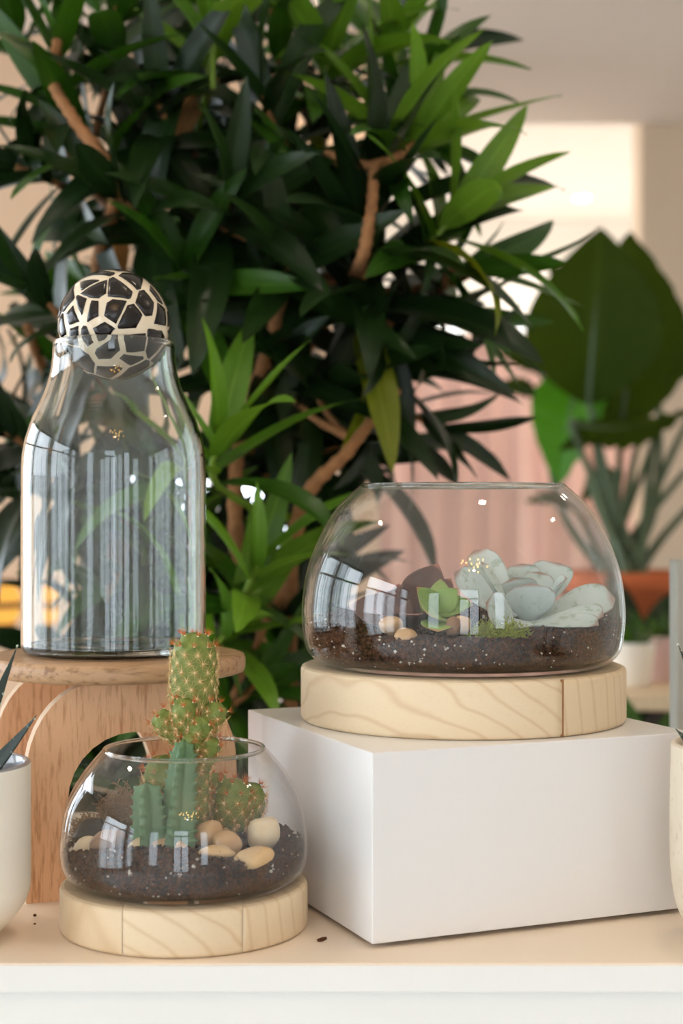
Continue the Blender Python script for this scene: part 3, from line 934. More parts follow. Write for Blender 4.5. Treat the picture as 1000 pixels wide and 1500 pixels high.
# ------------------------------------------------------------------ cacti
def m_cactus():
    t = NT('cactus flesh'); v = t.coords()
    c = t.mix(t.noise(v, 160, 3.0), lin((82, 104, 38)), lin((138, 148, 74)))
    return t.done(t.bsdf(c, .5, .35))
M['cactus'] = m_cactus()
M['spine'] = m_plain('pale spine', (228, 196, 138), .6, .3, .1, 300)
M['spine_red'] = m_plain('rusty orange spine', (206, 108, 48), .6, .3, .2, 300)
M['areole'] = m_plain('woolly areole', (240, 226, 186), .9, .1, .05, 300)
def cactus_head(root, base, tip, r, seed, spine_=.0042, rust=.12, dens=1.0, close=1.0):
    """one club-shaped head of nipple-like bumps, each ending in a star of spines"""
    rg = random.Random(seed)
    base, tip = Vector(base), Vector(tip); ax = tip - base; L = ax.length; ax.normalize()
    a = ax.orthogonal().normalized(); b = ax.cross(a)
    def rad(t):
        if t > 1: return 0
        dm = min(.9, 1.25 * r / L); e = min(.999, max(0, (t - (1 - dm)) / dm))
        return r * (.80 + .20 * min(1, t * 3)) * math.sqrt(max(0, 1 - e * e))
    spots = []
    pitch = .0064 / dens
    rows = max(4, int((L + r * .5) / (pitch * .88)))
    for j in range(rows):
        t = (j + .5) / rows
        n = max(1, int(2 * PI * max(rad(t), .001) / (pitch * 1.15)))
        for i in range(n):
            ph = 2 * PI * (i + .5 * (j % 2)) / n + j * .05
            spots.append((t, ph))
    nv, nu = max(24, rows * 4), 64
    def surf(t, ph):
        rr = rad(t); c = base + ax * (L * t)
        return c + (a * math.cos(ph) + b * math.sin(ph)) * rr
    sp = [(surf(t, ph), t, ph) for t, ph in spots]
    v, f = [], []
    for j in range(nv + 1):
        t = 1 - (1 - j / nv) ** 1.25
        for i in range(nu):
            ph = 2 * PI * i / nu
            p = surf(t, ph); c = base + ax * (L * min(t, 1 - .6 * r / L))
            d = min((p - q[0]).length_squared for q in sp) ** .5 if sp else 1
            out_ = (p - c).normalized() if (p - c).length > 1e-6 else ax
            v.append(p + out_ * .0016 * max(0, 1 - d / (pitch * .62)))
    for j in range(nv):
        for i in range(nu):
            k = (i + 1) % nu
            f.append((j * nu + i, j * nu + k, (j + 1) * nu + k, (j + 1) * nu + i))
    f.append(tuple(range(nu - 1, -1, -1)))
    head = obj('head', mesh('head', v, f), M['cactus'], root)
    S1, S2, A1 = MB(), MB(), MB()
    for p, t, ph in sp:
        c = base + ax * (L * min(t, 1 - .6 * r / L))
        o = (p - c).normalized(); q = p + o * .0015
        u = o.orthogonal().normalized(); w = o.cross(u)
        k = .0009
        A1.add([q + u * k, q - u * k, q + w * k, q - w * k, q + o * k * 1.2, q - o * k], [(0, 2, 4), (2, 1, 4), (1, 3, 4), (3, 0, 4), (2, 0, 5), (1, 2, 5), (3, 1, 5), (0, 3, 5)])
        top = t > 1 - .75 * r / L
        for s in range(20):
            th = 2 * PI * s / 20 + rg.uniform(-.2, .2)
            lift = rg.uniform(.12, .45) if not top else rg.uniform(.5, 1.6)
            d = (u * math.cos(th) + w * math.sin(th) + o * lift + (ax * .9 if top else Vector((0, 0, 0)))).normalized()
            ln = spine_ * 1.2 * rg.uniform(.75, 1.2); e = q + d * ln; g = d.orthogonal().normalized() * .00015; g2 = d.cross(g.normalized()) * .00015
            red = rg.random() < (.85 if top else rust)
            (S2 if red else S1).add([q + g, q - g * .5 + g2, q - g * .5 - g2, e], [(0, 1, 3), (1, 2, 3), (2, 0, 3)])
    for nm, mb, mt in (('pale_spines', S1, 'spine'), ('rusty_spines', S2, 'spine_red'), ('areoles', A1, 'areole')):
        o = mb.build(nm, M[mt], head, False); o['kind'] = 'stuff'
    return head
cc = empty('column_cactus', on_soil(282, 1.0, LG, ltop))
tag(cc, 'tall spiny column cactus with small heads rising out of the bowl', 'cactus')
cactus_head(cc, P(285, 1250, 1.0), P(284, 1060, 1.0), .0085, 1, .0045, .3)
cactus_head(cc, P(280, 1075, 1.0), P(286, 926, 1.0), .0136, 2, .0044, .06)
cactus_head(cc, P(272, 1085, .995), P(228, 1046, .99), .0072, 3, .0042, .3, 1.2)
cactus_head(cc, P(290, 1080, .995), P(324, 1032, .99), .0068, 4, .0042, .25, 1.2)
cactus_head(cc, P(274, 1075, .99), P(268, 1024, .982), .0072, 5, .0042, .3, 1.2)
cactus_head(cc, P(288, 1090, .99), P(296, 1052, .98), .0070, 6, .0042, .35, 1.2)
cactus_head(cc, P(284, 1110, .99), P(282, 1074, .98), .0068, 7, .0042, .35, 1.2)
cactus_head(cc, P(292, 1125, .99), P(312, 1080, .985), .0070, 8, .0042, .35, 1.2)
c2 = empty('ball_cactus', on_soil(352, 1.01, LG, ltop))
tag(c2, 'low round spiny cactus cluster behind the cream pebbles', 'cactus')
cactus_head(c2, P(338, 1215, 1.01), P(342, 1140, 1.01), .0125, 11, .0050, .35)
cactus_head(c2, P(362, 1205, 1.015), P(371, 1146, 1.015), .0088, 12, .0050, .4)
cactus_head(c2, P(318, 1205, 1.025), P(312, 1132, 1.025), .0100, 13, .0050, .6)
c3 = empty('short_cactus', on_soil(240, 1.01, LG, ltop))
tag(c3, 'short spiny cactus with an orange tip between the toothed succulents', 'cactus')
cactus_head(c3, P(246, 1240, 1.015), P(238, 1106, 1.01), .0125, 14, .0044, .2)

M['euph'] = m_fleshy('blue green ribbed stem', (78, 112, 74), (104, 136, 98), (160, 176, 140), (92, 124, 86), .45, .99)
def toothed(name, b, t, r0, r1, label, seed, ribs=4, teeth=11):
    b, t = Vector(b), Vector(t); ax = (t - b); L = ax.length; ax.normalize()
    u = Vector((1, 0, 0)); u = (u - ax * u.dot(ax)).normalized(); w = ax.cross(u)
    nu, nv = 72, teeth * 10; v, f, uv = [], [], []
    for j in range(nv + 1):
        s = j / nv; r = (r0 + (r1 - r0) * s) * (1 if s < .86 else math.sqrt(max(.02, 1 - ((s - .86) / .14) ** 2)))
        for i in range(nu):
            ph = 2 * PI * i / nu
            k = abs(math.cos(ribs * ph / 2 + .5)); rib = k ** 2.2
            x = (s * teeth + .5 * (int((ribs * ph / 2 + .5 + PI / 2) / PI) % 2)) % 1
            tooth = max(0, 1 - abs(x - .55) / .22)
            rr = r * (.52 + .48 * rib + .26 * tooth * k ** 10)
            v.append(b + ax * (L * s + .0016 * tooth * k ** 10) + (u * math.cos(ph) + w * math.sin(ph)) * rr); uv.append((.5, s * .8))
    for j in range(nv):
        for i in range(nu):
            k = (i + 1) % nu
            f.append((j * nu + i, j * nu + k, (j + 1) * nu + k, (j + 1) * nu + i))
    f.append(tuple(range(nv * nu, (nv + 1) * nu))); f.append(tuple(range(nu - 1, -1, -1)))
    o = obj(name, mesh(name, v, f, True, uv), M['euph']); tag(o, label, 'succulent')
    return own_origin(o)
toothed('toothed_succulent', P(255, 1250, .968), P(270, 1086, .972), .0135, .0072, 'tall blue green toothed stem in front of the column cactus', 1, 4, 12)
toothed('toothed_succulent', P(220, 1250, .968), P(215, 1148, .968), .0120, .0085, 'short blue green toothed stem beside the taller one', 2, 4, 7)

# ------------------------------------------------------------------ pots at the two ends
def planter(name, c, prof, th, mat, inner, label, soil_h):
    r = empty(name, c); tag(r, label, 'pot')
    out_ = spline(prof, 5)
    p = [(0, 0)] + out_
    v, f = lathe(p, 80, c); obj('body', mesh('body', v, f), mat, r)
    R0, H0 = out_[-1]
    p = [(R0, H0), (R0 - th * .3, H0 + th * .25), (R0 - th * .7, H0 + th * .25), (R0 - th, H0), (R0 - th * 1.05, H0 - .01), (R0 - th * 1.1, soil_h - .004), (0, soil_h - .006)]
    v, f = lathe(p, 80, c); obj('inside', mesh('inside', v, f), inner, r)
    v, f = lathe([(R0 - th * 1.05, soil_h), (R0 * .6, soil_h + .003), (R0 * .3, soil_h + .002), (0, soil_h + .004)], 48, c)
    for i in range(len(v)): v[i] = (v[i][0], v[i][1], v[i][2] + .002 * noise.noise(Vector(v[i]) * 200))
    o = obj('potting_soil', mesh('potting_soil', v, f), M['soil'], r); o['kind'] = 'stuff'
    return r
PL = Vector((-.2482, .97, ST))
planter('cream_pot', PL, [(.030, 0), (.034, .001), (.048, .016), (.0535, .026), (.0548, .036), (.0548, .07), (.0548, .1075)], .0042, M['cream_glaze'], M['grey_glaze'], 'cream ceramic pot with a grey glazed inside beside the stand', .088)
PRt = Vector((.2525, .95, ST))
def m_stonepot():
    t = NT('pale stone'); v = t.coords('Object', (1, 1, .5))
    a = t.noise(v, 40, 5.0, .65, 1.2); b = t.noise(v, 260, 3.0, .7)
    c = t.mix(a, lin((230, 218, 198)), lin((206, 192, 168)))
    k = t.ramp(b, [(.62, (0, 0, 0)), (.72, (1, 1, 1))])
    c = t.mix(t.math('MULTIPLY', k, .45), c, lin((150, 122, 92)))
    return t.done(t.bsdf(c, .75, .2, t.bump(b, .3, .0008)))
M['stonepot'] = m_stonepot()
planter('stone_pot', PRt, [(.030, 0), (.036, .0015), (.046, .018), (.0505, .034), (.0522, .055), (.0522, .09), (.0515, .122)], .005, M['stonepot'], M['stonepot'], 'pale mottled stone pot beside the white box', .106)

def spear_plant(name, c, tips, label, w=.016):
    r = empty(name, c); tag(r, label, 'succulent')
    for k, (bx_, tip, bend) in enumerate(tips):
        B = Vector(c) + Vector(bx_); T = Vector(tip)
        hint = Vector((0, -.8, .6)) if k % 2 else Vector((.2, -1, .3))
        me = fleshy(B, T, w, .006, hint, bend, .45, 'spear', 16, 14)
        lf = obj('leaf', me, M['spear'], r)
        rg = random.Random(k + len(name)); mb = MB()
        d = (T - B).normalized(); n_ = (hint - d * hint.dot(d)).normalized()
        pts = [(v.co.copy(), v.normal.copy()) for v in me.vertices]
        for _ in range(46):
            q, nn = rg.choice(pts)
            sz = rg.uniform(.0004, .0010)
            u = nn.orthogonal().normalized(); w2 = nn.cross(u); q = q + d * rg.uniform(-.002, .002)
            mb.add([q + u * sz, q + w2 * sz, q - u * sz, q - w2 * sz, q + nn * sz * .6], [(0, 1, 4), (1, 2, 4), (2, 3, 4), (3, 0, 4)])
        o = mb.build('white_specks', M['speck'], lf); o['kind'] = 'stuff'
    return r
base = PL + Vector((0, 0, .086))
spear_plant('speckled_aloe', base, [((.012, -.012, 0), P(24, 948, .955), -.006), ((.018, -.01, 0), P(51, 1047, .95), -.004), ((-.01, 0, 0), P(-70, 920, .97), .004), ((-.02, -.01, 0), P(-150, 980, .96), .004), ((0, .015, 0), P(-40, 960, 1.0), -.003)], 'dark speckled spiky succulent in the cream pot')
base = PRt + Vector((0, 0, .104))
spear_plant('speckled_aloe', base, [((-.02, -.01, 0), P(990, 946, .955), .006), ((-.026, -.012, -.002), P(987, 1068, .945), .003), ((.0, 0, 0), P(1050, 930, .96), .003), ((.02, 0, 0), P(1150, 960, .96), .004)], 'dark pointed succulent in the pale stone pot')
gp = bevel_box('grey_board', (.26, .022, 1.12), ((983 - 500) / F * 1.44 + .13, 1.44 + .011, .56), M['grey_panel'], None, .002, .10)
tag(gp, 'smooth grey upright board behind the stone pot', 'board')
# crumbs spilt on the shelf
for k, (x, y, s, lab) in enumerate(((-.200, .96 + .06, .0013, 'dark crumb of soil spilt on the shelf near the stand'), (-.196, .955 + .045, .0008, 'tiny speck of soil on the shelf near the stand'), (-.012, .962, .0016, 'small chip of bark on the shelf by the white box'))):
    o = obj('soil_crumb', blob(s * (3 if k == 2 else 1.2), s, s * .8, k + 50, .4, 1), M['crumb'], None, Matrix.Translation((x, y, ST + s * .6)) @ Matrix.Rotation(.9, 4, 'Z'))
    tag(o, lab, 'crumb')

# ================================================================== THE BIG LEAFY PLANT BEHIND THE SHELF
def strap_leaf(L, Wd, bend, fold, twist, nv=10, nu=4, base=.34, peak=.45):
    """pointed strap leaf along +x, upper face +z"""
    v, f, uv = [], [], []
    x = z = 0.0; a = .12
    for j in range(nv + 1):
        t = j / nv
        w = (base * (1 - t) ** 2 + math.sin(PI * min(1, t ** (math.log(.5) / math.log(peak)))) ** .72) * (1 if t < 1 else 0)
        w = max(w * Wd / 2, .0004)
        for i in range(nu + 1):
            s = i / nu * 2 - 1
            y = s * w; zz = fold * abs(s) * w + .02 * Wd * math.sin(t * 9 + s * 2)
            tw = twist * t
            yy, z2_ = y * math.cos(tw) - zz * math.sin(tw), y * math.sin(tw) + zz * math.cos(tw)
            v.append((x - z2_ * math.sin(a), yy, z + z2_ * math.cos(a))); uv.append((i / nu, t))
        x += L / nv * math.cos(a); z += L / nv * math.sin(a); a -= bend / nv * (.4 + 1.2 * t)
    for j in range(nv):
        for i in range(nu):
            k = j * (nu + 1) + i
            f.append((k, k + 1, k + nu + 2, k + nu + 1))
    return mesh('strap_leaf', v, f, True, uv)
rl = random.Random(4)
LEAVES = [strap_leaf(1, .165 + .045 * rl.random(), b, fo, tw) for b in (.15, .5, .9, 1.4) for fo, tw in ((.35, .1), (.2, -.35), (.3, .4))]
LEAF_BY = {'up': LEAVES[0:6], 'mid': LEAVES[3:9], 'droop': LEAVES[6:12]}

def leaf_matrix(p, d, n, L):
    d = d.normalized(); y = n.cross(d)
    if y.length < .05: y = Vector((0, 1, 0)).cross(d)
    y.normalize(); z = d.cross(y)
    m = Matrix((d, y, z)).transposed().to_4x4()
    return Matrix.Translation(p) @ m @ Matrix.Diagonal((L, L, L, 1))

PLANT = P(390, 1300, 1.86); PLANT.z = 0
dp = empty('dracaena', (PLANT.x, PLANT.y, .62))
tag(dp, 'big bushy green plant with strap leaves on tan canes', 'plant')
pp = empty('floor_planter', PLANT)
tag(pp, 'dark floor planter behind the shelf holding the big bushy plant', 'pot')
v, f = lathe([(0, 0), (.15, 0), (.16, .01), (.20, .60), (.205, .62), (.19, .62), (.185, .57), (0, .57)], 40, PLANT)
obj('body', mesh('body', v, f), M['pot_black'], pp)
v, f = lathe([(.188, .585), (.1, .592), (0, .595)], 40, PLANT)
o = obj('potting_soil', mesh('potting_soil', v, f), M['soil'], pp); o['kind'] = 'stuff'

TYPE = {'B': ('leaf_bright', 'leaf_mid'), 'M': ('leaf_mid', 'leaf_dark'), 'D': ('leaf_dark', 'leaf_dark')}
#        px   py    depth  axis               n   length kind
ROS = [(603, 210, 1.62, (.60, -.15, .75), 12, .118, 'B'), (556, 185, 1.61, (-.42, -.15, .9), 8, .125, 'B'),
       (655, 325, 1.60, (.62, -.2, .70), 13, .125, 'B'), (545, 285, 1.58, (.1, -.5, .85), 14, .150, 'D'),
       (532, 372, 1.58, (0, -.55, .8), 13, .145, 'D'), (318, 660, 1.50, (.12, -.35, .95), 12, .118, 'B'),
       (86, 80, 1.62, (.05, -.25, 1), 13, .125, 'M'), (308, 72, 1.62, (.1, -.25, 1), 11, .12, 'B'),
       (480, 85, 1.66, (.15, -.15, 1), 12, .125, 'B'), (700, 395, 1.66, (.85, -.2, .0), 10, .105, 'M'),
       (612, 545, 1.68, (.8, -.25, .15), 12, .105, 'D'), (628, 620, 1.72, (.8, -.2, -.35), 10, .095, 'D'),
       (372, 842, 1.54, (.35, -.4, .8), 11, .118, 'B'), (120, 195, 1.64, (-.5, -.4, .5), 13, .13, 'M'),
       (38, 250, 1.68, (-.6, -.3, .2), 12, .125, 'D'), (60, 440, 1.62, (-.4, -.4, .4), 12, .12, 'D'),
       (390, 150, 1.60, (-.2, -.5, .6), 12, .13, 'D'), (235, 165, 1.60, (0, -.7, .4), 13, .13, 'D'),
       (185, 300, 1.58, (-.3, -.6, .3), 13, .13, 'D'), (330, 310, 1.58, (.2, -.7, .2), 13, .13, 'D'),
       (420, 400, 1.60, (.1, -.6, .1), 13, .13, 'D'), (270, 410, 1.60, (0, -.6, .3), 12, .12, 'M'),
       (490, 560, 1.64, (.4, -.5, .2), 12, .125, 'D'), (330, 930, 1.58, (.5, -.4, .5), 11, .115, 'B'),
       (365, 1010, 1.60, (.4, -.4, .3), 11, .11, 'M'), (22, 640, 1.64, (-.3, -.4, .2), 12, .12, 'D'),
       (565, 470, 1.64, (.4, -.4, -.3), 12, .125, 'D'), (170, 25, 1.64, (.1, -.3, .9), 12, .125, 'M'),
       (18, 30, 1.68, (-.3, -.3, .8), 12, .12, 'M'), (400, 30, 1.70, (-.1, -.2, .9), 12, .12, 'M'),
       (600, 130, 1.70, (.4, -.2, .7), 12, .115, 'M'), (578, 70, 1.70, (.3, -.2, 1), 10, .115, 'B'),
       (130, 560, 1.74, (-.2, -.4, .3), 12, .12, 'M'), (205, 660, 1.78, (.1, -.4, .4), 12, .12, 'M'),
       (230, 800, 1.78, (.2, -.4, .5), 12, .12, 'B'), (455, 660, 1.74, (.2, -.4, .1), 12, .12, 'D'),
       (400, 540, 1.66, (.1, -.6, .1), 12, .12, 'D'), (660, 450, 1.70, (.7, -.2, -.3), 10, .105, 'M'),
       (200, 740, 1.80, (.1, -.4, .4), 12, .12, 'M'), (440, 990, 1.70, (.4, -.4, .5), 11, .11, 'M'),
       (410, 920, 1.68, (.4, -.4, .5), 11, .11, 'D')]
HUBS = [P(385, 1130, 1.85), P(372, 900, 1.86), P(340, 700, 1.84), P(320, 520, 1.82), P(300, 360, 1.80), P(280, 220, 1.80),
        P(440, 760, 1.62), P(520, 645, 1.60), P(420, 560, 1.82), P(500, 430, 1.76), P(530, 390, 1.66), P(150, 420, 1.82), P(120, 260, 1.74),
        P(190, 620, 1.84), P(470, 250, 1.78), P(80, 560, 1.80), P(430, 130, 1.80), P(640, 420, 1.74), P(590, 590, 1.74)]
def branch(pts, r0, r1, mat, name='branch'):
    q = spline([tuple(p) for p in pts], 14 if name == 'cane' else 8)
    if name == 'cane': r0, r1 = r0 * .78, r1 * .82
    m_ = MB(); n = len(q)
    rad = [r0 + (r1 - r0) * i / (n - 1) for i in range(n)]
    rad = [r * (1.16, .94, 1.0)[i % 3] for i, r in enumerate(rad)]
    m_.add(*tube(q, rad, 9, True, .12)); return m_.build(name, mat, dp)
H = HUBS
root_p = Vector((PLANT.x, PLANT.y, .585))
branch([root_p, H[0], H[1], H[2]], .016, .012, M['bark_dark'], 'cane')
branch([H[2], H[3], H[4], H[5]], .012, .008, M['bark_dark'], 'cane')
branch([root_p + Vector((.05, 0, 0)), P(425, 1000, 1.72), P(436, 760, 1.60), P(510, 660, 1.58), P(582, 572, 1.62)], .013, .0060, M['bark'], 'cane')
branch([H[2], H[8], H[9], P(528, 385, 1.545), P(543, 310, 1.53), P(548, 242, 1.54)], .011, .0062, M['bark'], 'cane')
branch([P(548, 242, 1.54), P(575, 232, 1.56), P(606, 213, 1.60)], .0065, .0055, M['bark'], 'cane')
branch([P(548, 244, 1.54), P(515, 238, 1.56), P(478, 224, 1.59)], .006, .0045, M['bark'], 'cane')
branch([H[3], H[11], P(168, 275, 1.56), P(110, 178, 1.55), P(78, 120, 1.57), P(84, 60, 1.6)], .010, .006, M['bark'], 'cane')
branch([H[1], H[13], H[15], P(40, 480, 1.66)], .010, .006, M['bark'], 'cane')
branch([H[4], H[14], H[16], P(480, 90, 1.68)], .008, .005, M['bark_dark'], 'cane')
branch([H[1], P(345, 780, 1.66), P(352, 640, 1.66), P(395, 500, 1.62), P(425, 380, 1.64)], .011, .007, M['bark'], 'cane')
branch([P(312, 130, 1.58), P(311, 100, 1.58), P(314, 50, 1.59), P(318, 0, 1.6)], .004, .0045, M['green_stem'], 'cane')
branch([H[9], H[17], P(690, 400, 1.68)], .007, .005, M['bark'], 'cane')
rg = random.Random(12)
count = 0
rest = MB()
def add_rosette(px, py, y, axis, n, L, kind, individual):
    global count
    c = P(px, py, y); ax = Vector(axis).normalized()
    u = ax.orthogonal().normalized(); w = ax.cross(u)
    hub = min(HUBS, key=lambda q: (q - c).length)
    if individual:
        m1 = c - ax * .03
        branch([hub, hub.lerp(m1, .5) + Vector((0, 0, -.01)), m1, c + ax * .012], .0045, .0030, M['green_stem'] if kind == 'B' else M['bark'], 'branch')
    ph0 = rg.uniform(0, 6)
    for k in range(n):
        t = k / max(1, n - 1)                      # 0 oldest, 1 youngest
        ph = ph0 + k * 2.399
        sp_ = math.radians(104 - 80 * t ** .9 + rg.uniform(-10, 10))
        side = u * math.cos(ph) + w * math.sin(ph)
        d = ax * math.cos(sp_) + side * math.sin(sp_)
        d.z -= .22 * (1 - t) if kind != 'B' else .05 * (1 - t)
        d.normalize()
        p = c + ax * ((-.045 + .055 * t) if kind == 'B' else (-.085 + .095 * t))
        nn = ax - d * ax.dot(d) + Vector((0, 0, .15))
        Lk = 1.18 * L * (.80 + .35 * math.sin(PI * (.25 + .6 * t))) * rg.uniform(.85, 1.1)
        pool = LEAF_BY['droop' if t < .4 else ('mid' if t < .75 else 'up')]
        me = rg.choice(pool)
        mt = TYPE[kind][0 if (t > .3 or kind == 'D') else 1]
        x = rg.random()
        if x < .035 and t < .4: mt = 'leaf_yellow'
        elif x < .055 and t < .4: mt = 'leaf_dry'
        mx = leaf_matrix(p, d, nn, Lk)
        if individual and count < 300:
            count += 1
            obj('leaf', me, M[mt], dp, mx)
        else:
            rest_by[mt].add([mx @ q.co for q in me.vertices], [tuple(pg.vertices) for pg in me.polygons], [(0, 0)] * len(me.vertices))
            mbk = rest_by[mt]; k0 = len(mbk.uv) - len(me.vertices)
            uvl = me.uv_layers[0].data
            for lp in me.loops: mbk.uv[k0 + lp.vertex_index] = tuple(uvl[lp.index].uv)
rest_by = {k: MB() for k in ('leaf_dark', 'leaf_mid', 'leaf_bright', 'leaf_yellow', 'leaf_dry')}
for me in LEAVES:
    if not me.materials: me.materials.append(M['leaf_dark'])
for r_ in ROS: add_rosette(*r_, True)
for r_ in ((5, 700, 1.70, (-.2, -.4, .2), 12, .12, 'D'), (95, 690, 1.80, (-.1, -.4, .3), 12, .12, 'D'), (165, 860, 1.82, (.1, -.4, .4), 12, .12, 'M'),
           (100, 1110, 1.80, (.1, -.4, .5), 12, .12, 'M'), (170, 1140, 1.80, (-.1, -.4, .6), 12, .12, 'D'), (240, 1010, 1.82, (.1, -.4, .5), 12, .12, 'D'),
           (290, 860, 1.80, (.2, -.4, .4), 12, .12, 'D'), (440, 880, 1.82, (.2, -.4, .3), 12, .12, 'D')):
    add_rosette(*r_, False)
# the deeper part of the crown
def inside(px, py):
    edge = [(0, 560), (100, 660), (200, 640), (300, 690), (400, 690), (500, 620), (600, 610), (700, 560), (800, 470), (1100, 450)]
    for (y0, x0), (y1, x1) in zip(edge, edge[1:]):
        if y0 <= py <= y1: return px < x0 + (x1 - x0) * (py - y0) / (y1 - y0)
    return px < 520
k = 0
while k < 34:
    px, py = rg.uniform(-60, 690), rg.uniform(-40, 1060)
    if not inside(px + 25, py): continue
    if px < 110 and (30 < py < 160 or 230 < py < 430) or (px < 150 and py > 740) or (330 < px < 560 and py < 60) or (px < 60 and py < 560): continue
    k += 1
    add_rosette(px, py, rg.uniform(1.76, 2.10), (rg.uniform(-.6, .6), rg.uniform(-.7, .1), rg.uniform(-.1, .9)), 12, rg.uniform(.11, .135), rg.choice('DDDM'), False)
for nm, mb in rest_by.items():
    if mb.v:
        o = mb.build('foliage', M[nm], dp); o['kind'] = 'stuff'

# ================================================================== BACKGROUND
# pink curtain in two lengths
def curtain(x0, x1, y, z0, z1, label, seed):
    v, f = [], []; n = int((x1 - x0) / .012); m_ = 14
    for s in (0, 1):
        for j in range(m_ + 1):
            t = j / m_
            for i in range(n + 1):
                x = x0 + (x1 - x0) * i / n
                dy = .035 * math.sin(x * 42 + seed + .6 * math.sin(x * 9)) * (.55 + .45 * t) + .012 * math.sin(x * 95 + 2 * t)
                v.append((x, y + dy + s * .003, z1 - (z1 - z0) * t))
    w = n + 1
    for s in (0, 1):
        for j in range(m_):
            for i in range(n):
                k = s * w * (m_ + 1) + j * w + i
                q = (k, k + w, k + w + 1, k + 1)
                f.append(q if s == 0 else q[::-1])
    o = obj('curtain', mesh('curtain', v, f), M['curtain']); tag(o, label, 'curtain', 'pink curtains')
    return own_origin(o)
YC = 7.4
cz1 = P(0, 492, YC).z
curtain(P(520, 0, YC).x, P(782, 0, YC).x, YC, .04, cz1, 'long pink pleated curtain behind the big leafy plant', 0)
curtain(P(781, 0, YC).x, P(1000, 0, YC).x, YC + .09, .04, cz1, 'long pink pleated curtain behind the paddle-leaved plant', 2)
rd = empty('curtain_rail', (0.9, YC, cz1)); tag(rd, 'slim white rail that carries the pink curtains', 'curtain rail')
m = MB(); m.add(*tube([(P(515, 0, YC).x, YC, cz1 + .01), (P(1005, 0, YC).x, YC, cz1 + .01)], .012, 10)); m.build('rail', M['white_frame'], rd)

# paddle-leaved plant in a terracotta pot
def paddle(name, B, T, width, nrm, mat, root, bend=0.0, split=0.0, fold=.25, nv=22, nu=12, seed=0):
    B, T = Vector(B), Vector(T); d = T - B; L = d.length; d.normalize()
    nrm = Vector(nrm); nrm = (nrm - d * nrm.dot(d)).normalized(); s = d.cross(nrm)
    v, f, uv = [], [], []
    for j in range(nv + 1):
        t = j / nv
        w = (math.sin(PI * min(1, (t * .97 + .015)) ** .80) ** .95) * width / 2
        if j == nv: w = .004
        c = B + d * (L * t) + nrm * bend * math.sin(PI * t)
        for i in range(nu + 1):
            x = i / nu * 2 - 1
            rip = .012 * math.sin(t * 46 + 4 * abs(x) + seed) * abs(x)
            back = -split * L * max(0, t - .8) * abs(x)
            v.append(c + s * (w * x) + nrm * (fold * w * abs(x) + rip * .6) + d * back); uv.append((i / nu, t))
    for j in range(nv):
        for i in range(nu):
            k = j * (nu + 1) + i
            f.append((k, k + 1, k + nu + 2, k + nu + 1))
    lf = obj('leaf', mesh(name, v, f, True, uv), mat, root)
    rb = MB(); pts = [B + d * (L * t) + nrm * (bend * math.sin(PI * t) - .004) for t in [i / 10 for i in range(11)]]
    rb.add(*tube(pts, [.010 * (1 - .85 * i / 10) for i in range(11)], 6)); rb.build('midrib', M['stalk'], lf)
    return lf
YP = 4.0
potc = P(915, 0, YP); potc.z = 0
rim_z = P(0, 836, YP).z
tp = empty('terracotta_pot', (potc.x, potc.y, 0)); tag(tp, 'terracotta orange pot of the paddle-leaved plant', 'pot')
v, f = lathe([(0, rim_z - .36), (.105, rim_z - .36), (.11, rim_z - .35), (.145, rim_z - .05), (.158, rim_z - .05), (.16, rim_z), (.145, rim_z), (.14, rim_z - .03), (0, rim_z - .03)], 40, (potc.x, potc.y, 0))
obj('body', mesh('body', v, f), M['terracotta'], tp)
sv = MB()
for a in range(4):
    x, y = potc.x + .12 * math.cos(a * PI / 2 + .7), potc.y + .12 * math.sin(a * PI / 2 + .7)
    sv.add(*tube([(x, y, 0), (x, y, rim_z - .28)], .012, 8))
sv.add(*box_faces(potc.x - .12, potc.x + .12, potc.y - .12, potc.y + .12, rim_z - .375, rim_z - .36))
sv.build('stand', M['bark_dark'], tp)
bp = empty('paddle_leaf_plant', (potc.x, potc.y, rim_z - .03)); tag(bp, 'tall plant with big dark paddle leaves in the terracotta pot', 'plant')
PB = [((862, 590, 3.98), (880, 334, 3.92), .34, (-.15, -1, .1), 'paddle_dark', .04, .0),
      ((908, 630, 4.08), (922, 340, 4.06), .30, (.2, -1, .1), 'paddle_dark', .04, .0),
      ((858, 520, 4.12), (818, 712, 4.02), .20, (-.5, -1, .2), 'paddle_backlit', .03, .0),
      ((835, 620, 3.9), (1010, 600, 3.85), .15, (0, -.5, -1), 'paddle_dark', .03, .0),
      ((960, 640, 4.15), (820, 660, 3.9), .13, (0, -.7, .8), 'paddle_dark', .03, .0),
      ((790, 545, 4.2), (706, 492, 4.2), .085, (.1, -1, .5), 'paddle_dark', .02, .0),
      ((790, 580, 4.2), (722, 566, 4.2), .06, (.1, -1, .5), 'paddle_dark', .02, .0),
      ((965, 560, 4.2), (1020, 470, 4.2), .16, (-.3, -1, .2), 'paddle_dark', .03, .0),
      ((830, 420, 4.3), (787, 376, 4.3), .035, (.1, -1, .3), 'paddle_dark', .01, .0),
      ((840, 740, 4.1), (770, 735, 4.1), .07, (.1, -.6, 1), 'paddle_dark', .01, .0),
      ((910, 690, 4.2), (850, 735, 4.2), .08, (.1, -.8, 1), 'paddle_dark', .01, .0)]
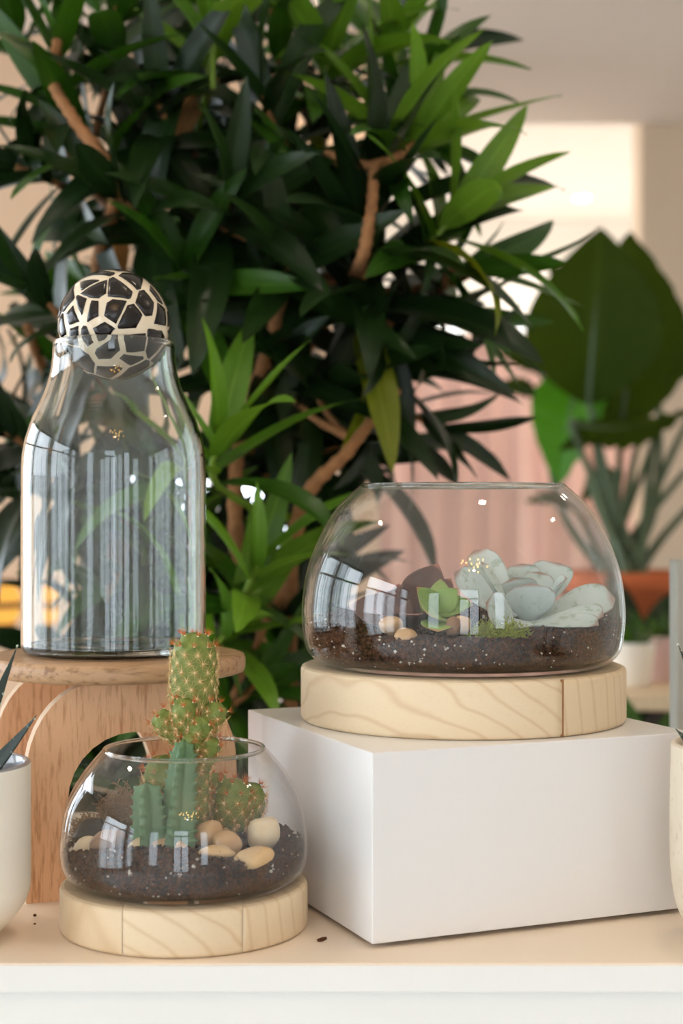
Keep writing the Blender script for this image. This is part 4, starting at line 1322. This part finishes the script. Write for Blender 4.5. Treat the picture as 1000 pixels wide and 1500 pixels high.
for k, (b, t, w, n, mt, bd, sp_) in enumerate(PB):
    lf = paddle('paddle', P(*b), P(*t), w, n, M[mt], bp, bd, sp_, seed=k)
    b0 = P(*b); foot = Vector((potc.x + .06 * math.cos(k * 2.4), potc.y + .06 * math.sin(k * 2.4), rim_z - .035))
    midp = b0.lerp(foot, .5) + Vector((.05 * math.sin(k * 3), 0, -.06))
    if k in (8,): continue
    q = spline([tuple(foot), tuple(midp), tuple(b0)], 8)
    m_ = MB(); m_.add(*tube(q, [.016 - .009 * i / (len(q) - 1) for i in range(len(q))], 8)); m_.build('stalk', M['stalk'], bp)
for k, (x1, y1) in enumerate(((1010, 610), (1004, 690), (860, 700), (890, 690), (935, 640), (955, 650), (1030, 720))):
    foot = Vector((potc.x + .05 * math.cos(k * 2.1 + 1), potc.y + .05 * math.sin(k * 2.1 + 1), rim_z - .035)); e = P(x1, y1, 4.1)
    q = spline([tuple(foot), tuple(foot.lerp(e, .55) + Vector((-.03 if x1 > 960 else 0, 0, -.02))), tuple(e)], 8)
    m_ = MB(); m_.add(*tube(q, [.015 - .007 * i / (len(q) - 1) for i in range(len(q))], 8)); m_.build('stalk', M['stalk'], bp)

# low table with plants in front of the terracotta pot
YT = 3.1
lt = empty('side_table', (P(930, 0, YT).x, YT, 0)); tag(lt, 'low pale wooden table behind the white box', 'table')
tz = P(0, 1000, YT).z
tx = P(930, 0, YT).x
bevel_box('table_top', (.9, .42, .03), (tx, YT, tz - .015), M['pale_wood_b'], lt, .004)
for sx in (-1, 1):
    for sy in (-1, 1):
        bevel_box('leg', (.04, .04, tz - .03), (tx + sx * .4, YT + sy * .17, (tz - .03) / 2), M['pale_wood_b'], lt, .003)
def leafy_pot(px, y, rz, pr_, ph_, potm, n, L, mat, names, labels, leafw=None, up=.6, seed=0):
    rg2 = random.Random(seed)
    c = P(px, 0, y); c.z = rz
    po = empty(names[0], c); tag(po, labels[0], 'pot')
    v, f = lathe([(0, 0), (pr_ * .75, 0), (pr_ * .8, .004), (pr_, ph_ - .01), (pr_ * 1.03, ph_), (pr_ * .92, ph_), (pr_ * .88, ph_ - .02), (0, ph_ - .02)], 32, c)
    obj('body', mesh('body', v, f), potm, po)
    pl = empty(names[1], c + Vector((0, 0, ph_ - .02))); tag(pl, labels[1], 'plant')
    for k in range(n):
        a = k * 2.399; t = k / n
        d = Vector((math.cos(a), math.sin(a), up + 1.6 * t)).normalized()
        o = obj('leaf', rg2.choice(LEAF_BY['mid']), mat, pl, leaf_matrix(c + Vector((math.cos(a) * .015, math.sin(a) * .015, ph_ - .025)), d, Vector((0, 0, 1)), L * rg2.uniform(.7, 1.1)))
    return po
leafy_pot(925, 3.05, tz, .045, .085, M['cream_glaze'], 12, .09, M['leaf_mid'], ('small_pot', 'small_leafy_plant'), ('small cream pot on the low wooden table', 'small leafy plant in the cream pot on the low table'), seed=2)
leafy_pot(968, 3.15, tz, .05, .09, M['curtain'], 12, .10, M['leaf_mid'], ('small_pot', 'small_leafy_plant'), ('small pink pot on the low wooden table', 'small leafy plant in the pink pot on the low table'), seed=3)
leafy_pot(945, 2.4, .50, .11, .16, M['pot_black'], 26, .30, M['leaf_mid'], ('dark_pot', 'floor_fern'), ('dark pot on a block behind the white box', 'leafy green plant showing between the white box and grey board'), up=.5, seed=4)
bk = bevel_box('pot_block', (.3, .3, .50), (P(945, 0, 2.4).x, 2.4, .25), M['bark_dark'], None, .01); tag(bk, 'brown wooden block under the dark pot', 'block')
leafy_pot(930, 3.68, .0, .11, rim_z - .33, M['pot_black'], 8, .40, M['leaf_dark'], ('tall_dark_pot', 'sword_leaf_plant'), ('tall dark pot in front of the terracotta pot', 'dark sword-leaved plant in front of the terracotta pot'), up=2.0, seed=6)

# glowing slatted lamp behind the stand
lc = P(-12, 884, 4.4)
lm = empty('slatted_lamp', (lc.x, lc.y, 0)); tag(lm, 'glowing amber lamp with wooden bands behind the bottle', 'lamp')
M['amber'] = m_emit('amber lamp glow', (255, 186, 84), 2.2)
v, f = lathe([(0, -.062), (.06, -.060), (.078, -.03), (.082, 0), (.078, .03), (.06, .062), (0, .064)], 32, lc)
obj('glowing_shade', mesh('glowing_shade', v, f), M['amber'], lm)
for z, hh, r_ in ((-.068, .014, .064), (-.012, .018, .083), (.052, .016, .066)):
    v, f = lathe([(r_ - .002, z), (r_ + .006, z + .002), (r_ + .006, z + hh - .002), (r_ - .002, z + hh)], 32, lc)
    obj('wooden_band', mesh('wooden_band', v, f), M['bark'], lm)
m_ = MB(); m_.add(*tube([(lc.x, lc.y, 0.01), (lc.x, lc.y, lc.z - .06)], .014, 10)); m_.build('lamp_stem', M['bark_dark'], lm)
v, f = lathe([(0, 0), (.13, 0), (.135, .008), (.12, .02), (0, .024)], 32, (lc.x, lc.y, 0)); obj('foot', mesh('foot', v, f), M['bark_dark'], lm)
